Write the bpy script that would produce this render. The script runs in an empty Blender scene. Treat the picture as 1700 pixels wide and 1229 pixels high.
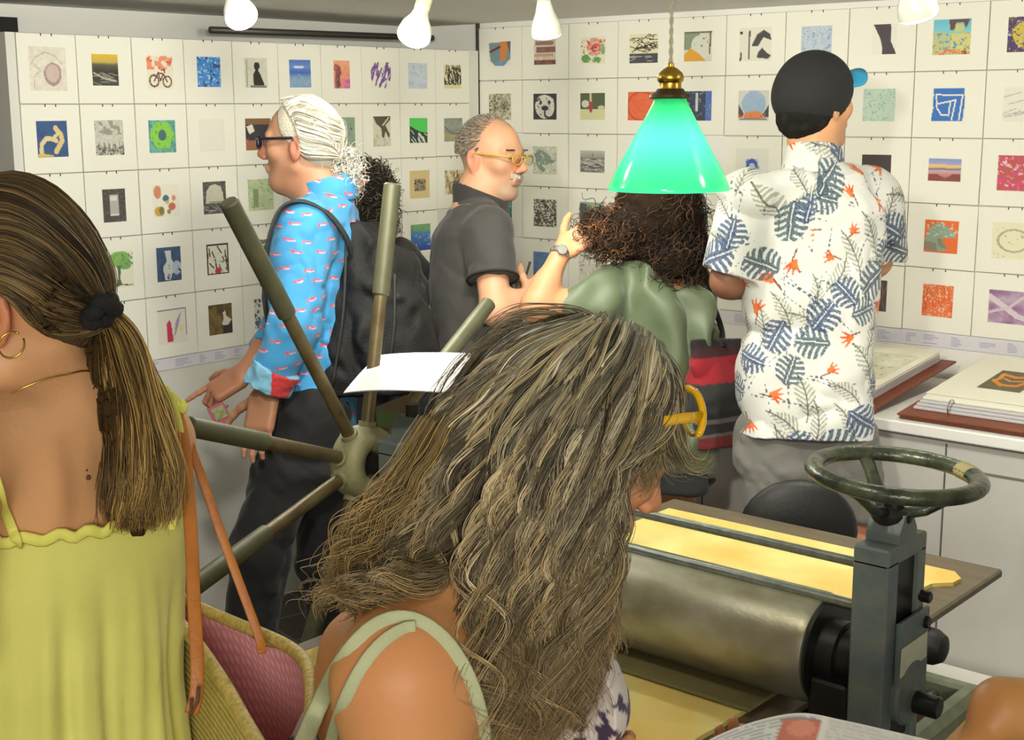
import bpy, math, random
import numpy as np
from mathutils import Vector, Matrix

# ------------------------------------------------------------------ camera, world, lights, exposure
SC = bpy.context.scene
COL = SC.collection
FPX = 2265.78
CAM = np.array([3.5455, -3.9514, 1.664])
YAW, PIT, ROL = -.7096, -.1907, -.0049
_cy, _sy, _cp, _sp = math.cos(YAW), math.sin(YAW), math.cos(PIT), math.sin(PIT)
FW = np.array([_sy*_cp, _cy*_cp, _sp]); RT = np.array([_cy, -_sy, 0.]); UP = np.cross(RT, FW)
_c, _s = math.cos(ROL), math.sin(ROL)
RT, UP = _c*RT+_s*UP, -_s*RT+_c*UP

cd = bpy.data.cameras.new('camera'); cam = bpy.data.objects.new('camera', cd); COL.objects.link(cam)
cd.sensor_width = 36; cd.lens = FPX*36/1700; cd.clip_start = .02; cd.clip_end = 60
cam.matrix_world = Matrix(((RT[0], UP[0], -FW[0], CAM[0]), (RT[1], UP[1], -FW[1], CAM[1]), (RT[2], UP[2], -FW[2], CAM[2]), (0, 0, 0, 1)))
SC.camera = cam
SC.view_settings.view_transform = 'Standard'
SC.view_settings.look = 'None'
SC.view_settings.gamma = 1
SC.view_settings.use_curve_mapping = False
SC.view_settings.exposure = 0.0

W = bpy.data.worlds.new('world'); SC.world = W; W.use_nodes = True
W.node_tree.nodes['Background'].inputs[0].default_value = (1.0, .93, .78, 1)
W.node_tree.nodes['Background'].inputs[1].default_value = .42

def ray(px, py): return FW+((px-850)/FPX)*RT-((py-614.5)/FPX)*UP
def P(px, py, d): return CAM+ray(px, py)*d                        # point seen at a pixel of the photograph, d metres deep
def onZ(px, py, z): q = ray(px, py); return CAM+q*((z-CAM[2])/q[2])
def onX(px, py, x): q = ray(px, py); return CAM+q*((x-CAM[0])/q[0])
def onY(px, py, y): q = ray(px, py); return CAM+q*((y-CAM[1])/q[1])

def lamp(kind, loc, target, energy, col=(1, .96, .855), size=.06, angle=80, blend=.6):
    l = bpy.data.lights.new('lamp_'+kind.lower(), kind); o = bpy.data.objects.new('lamp_or_fill_light', l); COL.objects.link(o)
    o.location = loc; l.energy = energy; l.color = col
    if kind == 'SPOT':
        l.spot_size = math.radians(angle); l.spot_blend = blend; l.shadow_soft_size = size
    elif kind == 'AREA': l.size = size
    else: l.shadow_soft_size = size
    if target is not None:
        o.rotation_euler = (Vector(target)-Vector(loc)).to_track_quat('-Z', 'Y').to_euler()
    return o
# added lights without fixtures, out of frame, to brighten foreground and walls
lamp('AREA', (4.3, -4.7, 1.93), (2.3, -2.5, 1.0), 70, size=.9)
lamp('SPOT', (2.6, -2.9, 1.93), (1.6, 0, 1.3), 68, angle=110, blend=.8)
lamp('SPOT', (1.9, -2.6, 1.93), (0, -1.2, 1.3), 60, angle=110, blend=.8)
lamp('SPOT', (2.5, -1.5, 1.94), (2.3, 0, 1.25), 30, angle=140, blend=1.)
lamp('SPOT', (1.35, -1.35, 1.94), (1.0, 0, 1.25), 23, angle=140, blend=1.)
lamp('SPOT', (1.25, -1.7, 1.94), (0, -1.4, 1.25), 25, angle=140, blend=1.)

# ------------------------------------------------------------------ helpers
def lin(c):
    c = np.asarray(c, float)/255.
    return np.where(c <= .04045, c/12.92, ((c+.055)/1.055)**2.4)
def rgba(c): return tuple(lin(c))+(1.,)

def mat(name, col=(200, 200, 200), rough=.6, metal=0., attr=False, var=None, bump=None, emit=None, sheen=0., sss=0., coat=0., spec=.5, stretch=None):
    """var=(scale, colour2, amount, detail); bump=(scale, strength)"""
    m = bpy.data.materials.new(name); m.use_nodes = True
    nt = m.node_tree; b = nt.nodes['Principled BSDF']
    b.inputs['Base Color'].default_value = rgba(col); b.inputs['Roughness'].default_value = rough; b.inputs['Metallic'].default_value = metal
    b.inputs['Specular IOR Level'].default_value = spec
    b.inputs['Coat Weight'].default_value = coat
    if sheen: b.inputs['Sheen Weight'].default_value = sheen
    if sss:
        b.inputs['Subsurface Weight'].default_value = sss; b.inputs['Subsurface Radius'].default_value = (1, .35, .2); b.inputs['Subsurface Scale'].default_value = .006
    tc = None
    def coord():
        nonlocal tc
        if tc is None:
            t = nt.nodes.new('ShaderNodeTexCoord'); mp = nt.nodes.new('ShaderNodeMapping')
            nt.links.new(t.outputs['Object'], mp.inputs[0])
            if stretch: mp.inputs['Scale'].default_value = stretch
            tc = mp.outputs[0]
        return tc
    base = None
    if attr:
        a = nt.nodes.new('ShaderNodeAttribute'); a.attribute_name = 'Col'; base = a.outputs['Color']
    if var:
        n = nt.nodes.new('ShaderNodeTexNoise'); n.inputs['Scale'].default_value = var[0]; n.inputs['Detail'].default_value = var[3] if len(var) > 3 else 4
        nt.links.new(coord(), n.inputs['Vector'])
        r = nt.nodes.new('ShaderNodeMapRange'); r.inputs[1].default_value = .35; r.inputs[2].default_value = .68; r.inputs[3].default_value = 0; r.inputs[4].default_value = var[2]
        nt.links.new(n.outputs['Fac'], r.inputs[0])
        x = nt.nodes.new('ShaderNodeMix'); x.data_type = 'RGBA'
        nt.links.new(r.outputs[0], x.inputs['Factor'])
        if base is None: x.inputs['A'].default_value = rgba(col)
        else: nt.links.new(base, x.inputs['A'])
        x.inputs['B'].default_value = rgba(var[1]); base = x.outputs['Result']
    if base is not None: nt.links.new(base, b.inputs['Base Color'])
    if bump:
        n = nt.nodes.new('ShaderNodeTexNoise'); n.inputs['Scale'].default_value = bump[0]; n.inputs['Detail'].default_value = 3
        nt.links.new(coord(), n.inputs['Vector'])
        bp = nt.nodes.new('ShaderNodeBump'); bp.inputs['Strength'].default_value = bump[1]; bp.inputs['Distance'].default_value = .01
        nt.links.new(n.outputs['Fac'], bp.inputs['Height']); nt.links.new(bp.outputs[0], b.inputs['Normal'])
    if emit:
        b.inputs['Emission Color'].default_value = rgba(emit[0]); b.inputs['Emission Strength'].default_value = emit[1]
    return m

def npmesh(name, V, F, m=None, parent=None, smooth=True, col=None, mats=None, fmat=None):
    """V (n,3); F (k,4) or (k,3) array, or a list of index lists"""
    me = bpy.data.meshes.new(name)
    V = np.asarray(V, np.float32)
    if isinstance(F, np.ndarray):
        k, n = F.shape
        me.vertices.add(len(V)); me.vertices.foreach_set('co', V.ravel())
        me.loops.add(k*n); me.loops.foreach_set('vertex_index', F.astype(np.int32).ravel())
        me.polygons.add(k); me.polygons.foreach_set('loop_start', np.arange(0, k*n, n, dtype=np.int32))
        me.update(calc_edges=True)
    else:
        me.from_pydata([tuple(map(float, v)) for v in V], [], F); me.update()
    if smooth: me.polygons.foreach_set('use_smooth', np.ones(len(me.polygons), bool))
    if col is not None:
        a = me.color_attributes.new('Col', 'FLOAT_COLOR', 'POINT')
        c4 = np.ones((len(V), 4), np.float32); c4[:, :3] = col
        a.data.foreach_set('color', c4.ravel())
    for q in (mats if mats else ([m] if m else [])): me.materials.append(q)
    if fmat is not None: me.polygons.foreach_set('material_index', np.asarray(fmat, np.int32))
    me.update()
    o = bpy.data.objects.new(name, me); COL.objects.link(o)
    if parent is not None: o.parent = parent; o.matrix_parent_inverse = parent.matrix_world.inverted() if False else Matrix.Translation(-Vector(parent.location))
    return o

def thing(name, label, cat, loc=(0, 0, 0), group=None):
    o = bpy.data.objects.new(name, None); COL.objects.link(o); o.empty_display_size = .05
    o.location = tuple(float(v) for v in loc); o['label'] = label; o['category'] = cat
    if group: o['group'] = group
    return o
def tag(o, label, cat, group=None):
    o['label'] = label; o['category'] = cat
    if group: o['group'] = group
    return o
def struct(o): o['kind'] = 'structure'; return o

class MB:
    """collects shapes into one mesh"""
    def __init__(s): s.V = []; s.F = []; s.n = 0; s.M = []; s.mi = 0
    def add(s, V, F):
        V = np.asarray(V, float); s.V.append(V)
        for f in F: s.F.append([int(i)+s.n for i in f]); s.M.append(s.mi)
        s.n += len(V); return s
    def box(s, c, size, R=None, bev=0.):
        c = np.asarray(c, float); h = np.asarray(size, float)/2
        if bev <= 0:
            v = np.array([[x, y, z] for x in (-1, 1) for y in (-1, 1) for z in (-1, 1)], float)*h
            f = [(0, 1, 3, 2), (4, 6, 7, 5), (0, 4, 5, 1), (2, 3, 7, 6), (0, 2, 6, 4), (1, 5, 7, 3)]
        else:
            b = min(bev, h.min()*.98); v = []; f = []
            idx = {}
            for x in (-1, 1):
                for y in (-1, 1):
                    for z in (-1, 1):
                        for a in range(3):
                            q = np.array([x, y, z])*(h-b); q[a] = np.array([x, y, z])[a]*h[a]
                            idx[(x, y, z, a)] = len(v); v.append(q)
            def I(x, y, z, a): return idx[(x, y, z, a)]
            f += [(I(s_, -1, -1, 0), I(s_, 1, -1, 0), I(s_, 1, 1, 0), I(s_, -1, 1, 0))[::s_] for s_ in (1, -1)]
            f += [(I(-1, s_, -1, 1), I(-1, s_, 1, 1), I(1, s_, 1, 1), I(1, s_, -1, 1))[::s_] for s_ in (1, -1)]
            f += [(I(-1, -1, s_, 2), I(1, -1, s_, 2), I(1, 1, s_, 2), I(-1, 1, s_, 2))[::s_] for s_ in (1, -1)]
            for x in (-1, 1):
                for y in (-1, 1): f.append((I(x, y, -1, 0), I(x, y, 1, 0), I(x, y, 1, 1), I(x, y, -1, 1)))
            for x in (-1, 1):
                for z in (-1, 1): f.append((I(x, -1, z, 0), I(x, 1, z, 0), I(x, 1, z, 2), I(x, -1, z, 2)))
            for y in (-1, 1):
                for z in (-1, 1): f.append((I(-1, y, z, 1), I(1, y, z, 1), I(1, y, z, 2), I(-1, y, z, 2)))
            for x in (-1, 1):
                for y in (-1, 1):
                    for z in (-1, 1): f.append((I(x, y, z, 0), I(x, y, z, 1), I(x, y, z, 2)))
            v = np.array(v)
        if R is not None: v = v @ np.asarray(R, float).T
        return s.add(v+c, f)
    def lathe(s, a, axis, prof, n=32, cap=True):
        """prof: list of (t along axis, radius)"""
        a = np.asarray(a, float); ax = unit(axis); e1, e2 = perp(ax)
        th = np.linspace(0, 2*math.pi, n, endpoint=False); ring = np.cos(th)[:, None]*e1+np.sin(th)[:, None]*e2
        V = np.concatenate([a+ax*t+ring*r for t, r in prof]); F = []
        for k in range(len(prof)-1):
            for i in range(n): j = (i+1) % n; F.append((k*n+i, k*n+j, (k+1)*n+j, (k+1)*n+i))
        if cap: F.append(tuple(range(n))[::-1]); F.append(tuple(range((len(prof)-1)*n, len(prof)*n)))
        return s.add(V, F)
    def cyl(s, a, b, r, r2=None, n=24, bev=0.):
        a = np.asarray(a, float); b = np.asarray(b, float); L = np.linalg.norm(b-a); r2 = r if r2 is None else r2
        pf = [(0, r), (L, r2)] if bev <= 0 else [(0, r-bev), (bev, r), (L-bev, r2), (L, r2-bev)]
        return s.lathe(a, b-a, pf, n)
    def tube(s, pts, r, n=8, closed=False, flat=None):
        V, F = tube(pts, r, n, closed, flat); return s.add(V, F)
    def sphere(s, c, r, n=16, R=None):
        r = np.asarray(r, float)*np.ones(3); V = [(0, 0, -1)]; F = []
        m = n//2
        for i in range(1, m):
            ph = -math.pi/2+math.pi*i/m
            for j in range(n): t = 2*math.pi*j/n; V.append((math.cos(ph)*math.cos(t), math.cos(ph)*math.sin(t), math.sin(ph)))
        V.append((0, 0, 1)); V = np.array(V)*r
        if R is not None: V = V @ np.asarray(R, float).T
        for j in range(n): F.append((0, 1+(j+1) % n, 1+j))
        for i in range(m-2):
            for j in range(n): k = (j+1) % n; F.append((1+i*n+j, 1+i*n+k, 1+(i+1)*n+k, 1+(i+1)*n+j))
        b = 1+(m-2)*n
        for j in range(n): F.append((b+j, b+(j+1) % n, len(V)-1))
        return s.add(V+np.asarray(c, float), F)
    def prism(s, poly, depth, origin, ex, ey):
        """polygon (2D list) in the plane ex,ey extruded by depth along ex x ey"""
        ex = np.asarray(ex, float); ey = np.asarray(ey, float); ez = unit(np.cross(ex, ey)); o = np.asarray(origin, float)
        p = np.array([o+ex*x+ey*y for x, y in poly]); n = len(p)
        F = [tuple(range(n))[::-1], tuple(range(n, 2*n))]+[(i, (i+1) % n, n+(i+1) % n, n+i) for i in range(n)]
        return s.add(np.concatenate([p, p+ez*depth]), F)
    def build(s, name, m, parent=None, smooth=False, mats=None):
        o = npmesh(name, np.concatenate(s.V), s.F, m, parent, smooth, mats=mats, fmat=s.M if mats else None)
        if smooth == 'auto':
            me = o.data
            me.polygons.foreach_set('use_smooth', np.ones(len(me.polygons), bool)); me.set_sharp_from_angle(angle=math.radians(38))
        return o

def unit(v): v = np.asarray(v, float); return v/np.linalg.norm(v)
def perp(a):
    t = np.array([0, 0, 1.]) if abs(a[2]) < .9 else np.array([1., 0, 0]); e1 = unit(np.cross(t, a)); return e1, np.cross(a, e1)
def basis(x, zhint=(0, 0, 1)):
    """columns: x forward, y left, z up"""
    x = unit(x); y = unit(np.cross(zhint, x)); return np.stack([x, y, np.cross(x, y)], 1)
def rotz(a): c, s = math.cos(a), math.sin(a); return np.array([[c, -s, 0], [s, c, 0], [0, 0, 1.]])

def smoothcurve(pts, n):
    """Catmull-Rom through control points"""
    p = np.asarray(pts, float); k = len(p)
    q = np.vstack([2*p[0]-p[1], p, 2*p[-1]-p[-2]]); t = np.linspace(0, k-1-1e-9, n); i = t.astype(int); f = (t-i)[:, None]
    a, b, c, d = q[i], q[i+1], q[i+2], q[i+3]
    return .5*(2*b+(c-a)*f+(2*a-5*b+4*c-d)*f*f+(3*b-a-3*c+d)*f**3)

def tube(pts, r, n=8, closed=False, flat=None):
    """flat=(width axis vector, ratio): an oval band"""
    p = np.asarray(pts, float); k = len(p); r = np.ones(k)*r
    T = np.gradient(p, axis=0) if not closed else np.roll(p, -1, 0)-np.roll(p, 1, 0)
    T /= np.linalg.norm(T, axis=1)[:, None]+1e-12
    e = perp(T[0])[0]; E1 = []
    for i in range(k):
        e = e-T[i]*(e@T[i]); e = e/(np.linalg.norm(e)+1e-12); E1.append(e)
    E1 = np.array(E1)
    ra = rb = 1.
    if flat is not None:
        w = np.asarray(flat[0], float); w = np.broadcast_to(w, p.shape)
        E1 = w-T*(w*T).sum(1)[:, None]; E1 /= np.linalg.norm(E1, axis=1)[:, None]+1e-12; rb = flat[1]
    E2 = np.cross(T, E1)
    th = np.linspace(0, 2*math.pi, n, endpoint=False)
    V = (p[:, None]+r[:, None, None]*(np.cos(th)[None, :, None]*E1[:, None]*ra+np.sin(th)[None, :, None]*E2[:, None]*rb)).reshape(-1, 3)
    F = []
    for i in range(k if closed else k-1):
        a, b = i*n, ((i+1) % k)*n
        for j in range(n): l = (j+1) % n; F.append((a+j, a+l, b+l, b+j))
    if not closed: F.append(tuple(range(n))[::-1]); F.append(tuple(range((k-1)*n, k*n)))
    return V, F

def strands(curves, radii, cols, n=3):
    """curves (S,K,3), radii (S,K), cols (S,K,3) -> V,F,col arrays for one mesh of thin tubes"""
    c = np.asarray(curves, np.float32); S, K, _ = c.shape
    T = np.gradient(c, axis=1); T /= np.linalg.norm(T, axis=2, keepdims=True)+1e-9
    ref = np.array([.3, -.8, .5], np.float32); E1 = np.cross(T, ref); E1 /= np.linalg.norm(E1, axis=2, keepdims=True)+1e-9; E2 = np.cross(T, E1)
    th = np.linspace(0, 2*math.pi, n, endpoint=False).astype(np.float32)
    V = c[:, :, None]+radii[:, :, None, None]*(np.cos(th)[:, None]*E1[:, :, None]+np.sin(th)[:, None]*E2[:, :, None])
    CC = np.repeat(cols[:, :, None], n, 2).reshape(-1, 3)
    s = np.arange(S)[:, None, None]*K*n; k = np.arange(K-1)[None, :, None]*n; j = np.arange(n)[None, None, :]; jn = (j+1) % n
    F = np.stack([s+k+j, s+k+jn, s+k+n+jn, s+k+n+j], -1).reshape(-1, 4)
    return V.reshape(-1, 3), F, CC

# lattice value noise
_rs = np.random.RandomState(7); _LAT = _rs.rand(32, 32, 32).astype(np.float32)*2-1
def noise(p, scale=1., seed=0):
    q = np.asarray(p, np.float32)*scale+np.float32(seed*7.31+100); i = np.floor(q).astype(np.int32); f = q-i; f = f*f*(3-2*f); i &= 31; j = (i+1) & 31
    x, y, z = i[..., 0], i[..., 1], i[..., 2]; X, Y, Z = j[..., 0], j[..., 1], j[..., 2]; a, b, c = f[..., 0], f[..., 1], f[..., 2]
    L = _LAT
    l0 = (L[x, y, z]*(1-a)+L[X, y, z]*a)*(1-b)+(L[x, Y, z]*(1-a)+L[X, Y, z]*a)*b
    l1 = (L[x, y, Z]*(1-a)+L[X, y, Z]*a)*(1-b)+(L[x, Y, Z]*(1-a)+L[X, Y, Z]*a)*b
    return l0*(1-c)+l1*c
def fbm(p, scale, seed=0): return noise(p, scale, seed)+.5*noise(p, scale*2.1, seed+1)+.25*noise(p, scale*4.3, seed+2)

# ------------------------------------------------------------------ signed-distance modelling for bodies and cloth
class SDF:
    def __init__(s): s.ops = []
    def cone(s, a, b, ra, rb=None, k=.02, sub=False):
        a = np.asarray(a, np.float32); b = np.asarray(b, np.float32); rb = ra if rb is None else rb; R = max(ra, rb)
        ba = b-a; L2 = float(ba@ba)+1e-12
        def f(p):
            pa = p-a; h = np.clip((pa@ba)/L2, 0, 1)
            return np.linalg.norm(pa-h[..., None]*ba, axis=-1)-(ra+(rb-ra)*h)
        s.ops.append((f, np.minimum(a, b)-R, np.maximum(a, b)+R, k, sub)); return s
    def ball(s, c, r, k=.02, sub=False): return s.cone(c, np.asarray(c, float)+1e-5, r, r, k, sub)
    def ell(s, c, r, R=None, k=.02, sub=False):
        c = np.asarray(c, np.float32); r = np.asarray(r, np.float32); R = np.eye(3) if R is None else np.asarray(R)
        R = R.astype(np.float32); ext = np.sqrt(((R*r)**2).sum(1))
        def f(p):
            q = (p-c) @ R; k0 = np.linalg.norm(q/r, axis=-1); k1 = np.linalg.norm(q/(r*r), axis=-1)+1e-6
            return k0*(k0-1)/k1
        s.ops.append((f, c-ext, c+ext, k, sub)); return s
    def rbox(s, c, h, rad, R=None, k=.02, sub=False):
        c = np.asarray(c, np.float32); h = np.asarray(h, np.float32); R = (np.eye(3) if R is None else np.asarray(R)).astype(np.float32)
        ext = (np.abs(R)*h).sum(1)
        def f(p):
            q = np.abs((p-c) @ R)-(h-rad); return np.linalg.norm(np.maximum(q, 0), axis=-1)+np.minimum(q.max(-1), 0)-rad
        s.ops.append((f, c-ext, c+ext, k, sub)); return s
    def loft(s, secs, fwd, k=.03, power=2.3, sub=False):
        """secs: list of (centre, half depth along fwd, half width); a column of ovals along the chain"""
        cs = np.array([q[0] for q in secs], np.float32); A = np.array([q[1] for q in secs], np.float32); B = np.array([q[2] for q in secs], np.float32)
        ax = unit(cs[-1]-cs[0]).astype(np.float32); t = (cs-cs[0]) @ ax
        f0 = np.asarray(fwd, float); f0 = unit(f0-ax*(f0@ax)).astype(np.float32); l0 = np.cross(ax, f0).astype(np.float32)
        tt = np.linspace(t[0], t[-1], 80)
        def sm(y):
            v = np.interp(tt, t, y); w = np.hanning(13); w /= w.sum(); return np.convolve(np.pad(v, 6, 'edge'), w, 'valid')
        CX, CY, AA, BB = sm((cs-cs[0]) @ f0), sm((cs-cs[0]) @ l0), sm(A), sm(B)
        R = max(A.max(), B.max())
        def f(p):
            q = p-cs[0]; u = q @ ax; uc = np.clip(u, t[0], t[-1])
            x = q @ f0-np.interp(uc, tt, CX); y = q @ l0-np.interp(uc, tt, CY); a = np.interp(uc, tt, AA); b = np.interp(uc, tt, BB)
            n = (np.abs(x/a)**power+np.abs(y/b)**power)**(1/power)
            d = (n-1)*np.minimum(a, b); e = np.abs(u-uc)
            return np.where(e > 0, np.sqrt(np.maximum(d, 0)**2+e*e)+np.minimum(d, 0)*(e <= 0), d).astype(np.float32)
        s.ops.append((f, cs.min(0)-R, cs.max(0)+R, k, sub)); return s
    def cut(s, pt, n, k=.004, box=None):
        """remove everything on the side the normal points to (inside box, if given)"""
        pt = np.asarray(pt, np.float32); n = unit(n).astype(np.float32)
        s.ops.append((lambda p: -((p-pt) @ n), None if box is None else np.asarray(box[0]), None if box is None else np.asarray(box[1]), k, 'cut')); return s
    def grid(s, res, pad=.02):
        lo = np.min([o[1] for o in s.ops if o[4] is False], 0)-pad; hi = np.max([o[2] for o in s.ops if o[4] is False], 0)+pad
        n = np.ceil((hi-lo)/res).astype(int)+1
        ax = [(lo[i]+res*np.arange(n[i])).astype(np.float32) for i in range(3)]
        D = np.full(n, .2, np.float32)
        for f, l, h, k, sub in s.ops:
            if l is None: sl = [slice(0, n[i]) for i in range(3)]
            else:
                m = .03+2*k
                sl = [slice(max(0, int((l[i]-m-lo[i])/res)), max(0, min(n[i], int((h[i]+m-lo[i])/res)+2))) for i in range(3)]
            if any(q.stop <= q.start for q in sl): continue
            p = np.stack(np.meshgrid(*[ax[i][sl[i]] for i in range(3)], indexing='ij'), -1)
            d = f(p); c = D[tuple(sl)]
            if sub is False:
                hh = np.maximum(k-np.abs(c-d), 0)/max(k, 1e-6); D[tuple(sl)] = np.minimum(c, d)-hh*hh*k*.25
            else:
                e = -d
                hh = np.maximum(k-np.abs(c-e), 0)/max(k, 1e-6); D[tuple(sl)] = np.maximum(c, e)+hh*hh*k*.25
        return D, lo, res
    def mesh(s, res=.005, disp=None, smooth=2, pad=.02):
        D, lo, res = s.grid(res, pad)
        if disp is not None:
            I = np.argwhere(np.abs(D) < .035); p = (lo+I*res).astype(np.float32)
            D[I[:, 0], I[:, 1], I[:, 2]] += disp(p).astype(np.float32)
        return surfnets(D, lo, res, smooth)

def surfnets(D, lo, res, smooth=2):
    D = D.copy()
    for a in range(3):
        ix = [slice(None)]*3; ix[a] = 0; D[tuple(ix)] = np.maximum(D[tuple(ix)], .01); ix[a] = -1; D[tuple(ix)] = np.maximum(D[tuple(ix)], .01)
    S = D < 0; n = np.array(D.shape)-1
    cnt = np.zeros(n, np.int8)
    offs = [(i, j, k) for i in (0, 1) for j in (0, 1) for k in (0, 1)]
    for i, j, k in offs: cnt += S[i:i+n[0], j:j+n[1], k:k+n[2]]
    act = np.argwhere((cnt > 0) & (cnt < 8)); N = len(act)
    idx = np.full(n, -1, np.int32); idx[act[:, 0], act[:, 1], act[:, 2]] = np.arange(N)
    val = {o: D[act[:, 0]+o[0], act[:, 1]+o[1], act[:, 2]+o[2]] for o in offs}
    acc = np.zeros((N, 3)); w = np.zeros(N)
    for o in offs:
        for a in range(3):
            if o[a]: continue
            o2 = list(o); o2[a] = 1; o2 = tuple(o2); v0, v1 = val[o], val[o2]; m = (v0 < 0) != (v1 < 0)
            t = v0[m]/(v0[m]-v1[m]); q = np.tile(np.array(o, float), (m.sum(), 1)); q[:, a] += t
            acc[m] += q; w[m] += 1
    V = lo+(act+acc/w[:, None])*res
    Fs = []
    for a in range(3):
        b, c = (a+1) % 3, (a+2) % 3
        s0 = [slice(1, -1)]*3; s0[a] = slice(0, -1); s1 = list(s0); s1[a] = slice(1, None)
        A, B = S[tuple(s0)], S[tuple(s1)]
        for flip, M in ((False, A & ~B), (True, ~A & B)):
            e = np.argwhere(M); e[:, b] += 1; e[:, c] += 1
            def g(db, dc): q = e.copy(); q[:, b] -= db; q[:, c] -= dc; return idx[q[:, 0], q[:, 1], q[:, 2]]
            qd = np.stack([g(1, 1), g(0, 1), g(0, 0), g(1, 0)], 1)
            Fs.append(qd[:, ::-1] if flip else qd)
    F = np.concatenate(Fs); F = F[(F >= 0).all(1)]
    if smooth:
        E = np.concatenate([F[:, [0, 1]], F[:, [1, 2]], F[:, [2, 3]], F[:, [3, 0]]]); deg = np.bincount(E.ravel(), minlength=N)+1e-9
        for it in range(smooth*2):
            avg = np.stack([np.bincount(np.concatenate([E[:, 0], E[:, 1]]), weights=np.concatenate([V[E[:, 1], q], V[E[:, 0], q]]), minlength=N) for q in range(3)], 1)/deg[:, None]
            V = V+(avg-V)*(.5 if it % 2 == 0 else -.45)
    return V, F
# ------------------------------------------------------------------ the room
M_wall = mat('white_wall_paint', (238, 237, 230), .8, bump=(60, .04))
M_board = mat('white_board', (222, 221, 212), .75)
M_ceil = mat('ceiling_paint', (222, 221, 214), .9)
M_dark = mat('recess_shade_black', (24, 22, 20), .7)  # black that paints in the darkness of the unlit space
M_front = mat('counter_front_paint', (205, 203, 197), .55, var=(5, (188, 186, 180), .5))
M_ctop = mat('counter_top_white', (240, 239, 232), .4)

def tile_mat():
    m = mat('floor_tile', (60, 56, 52), .45); nt = m.node_tree; b = nt.nodes['Principled BSDF']
    t = nt.nodes.new('ShaderNodeTexCoord'); mp = nt.nodes.new('ShaderNodeMapping'); mp.inputs['Rotation'].default_value = (0, 0, .2)
    br = nt.nodes.new('ShaderNodeTexBrick'); br.offset = 0; br.inputs['Scale'].default_value = 1
    br.inputs['Brick Width'].default_value = .2; br.inputs['Row Height'].default_value = .2; br.inputs['Mortar Size'].default_value = .004
    br.inputs['Color1'].default_value = rgba((70, 66, 60)); br.inputs['Color2'].default_value = rgba((56, 53, 50)); br.inputs['Mortar'].default_value = rgba((120, 115, 106))
    nt.links.new(t.outputs['Object'], mp.inputs[0]); nt.links.new(mp.outputs[0], br.inputs[0]); nt.links.new(br.outputs[0], b.inputs['Base Color'])
    return m
M_tile = tile_mat()

ZC = 1.973                                                          # a low ceiling
YF, YB, XL, XR = -5.6, .02, -.34, 5.4
def slab(name, c, s, m): return struct(MB().box(c, s).build(name, m))
slab('floor', ((XL+XR)/2, (YF+YB)/2, -.03), (XR-XL+.2, YB-YF+.2, .06), M_tile)
slab('ceiling', ((XL+XR)/2, (YF+YB)/2, ZC+.03), (XR-XL+.2, YB-YF+.2, .06), M_ceil)
slab('wall_left', (XL-.03, (YF+YB)/2, ZC/2), (.06, YB-YF, ZC), M_wall)
slab('wall_right', ((XL+XR)/2, YB+.03, ZC/2), (XR-XL, .06, ZC), M_wall)
ZP = 1.664+.1923*1.08                                               # top of the left partition
slab('trim_1', (-.04, -.972, ZP/2), (.08, 1.94, ZP), M_board)       # free-standing partition that carries the left sheets
slab('trim_2', (1.9, .01, ZC/2), (3.8, .02, ZC), M_wall)            # lining board on the right wall
slab('trim_3', (-.006, .004, ZC/2), (.012, .03, ZC), mat('seam_shadow_gap', (70, 68, 64), .8))
slab('recess_shade_1', (-.30, -2.62, .965), (.06, 1.75, 1.93), M_dark)  # near-black panel standing in for the unlit space beside the partition
o = MB().cyl((-.2, -1.1, 1.916), (-.2, -.05, 1.925), .011, n=12).build('curtain_rail', mat('rail_metal', (96, 92, 84), .5, .6), smooth=True)
tag(o, 'thin grey rail under the ceiling above the left display partition', 'rail')

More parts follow.
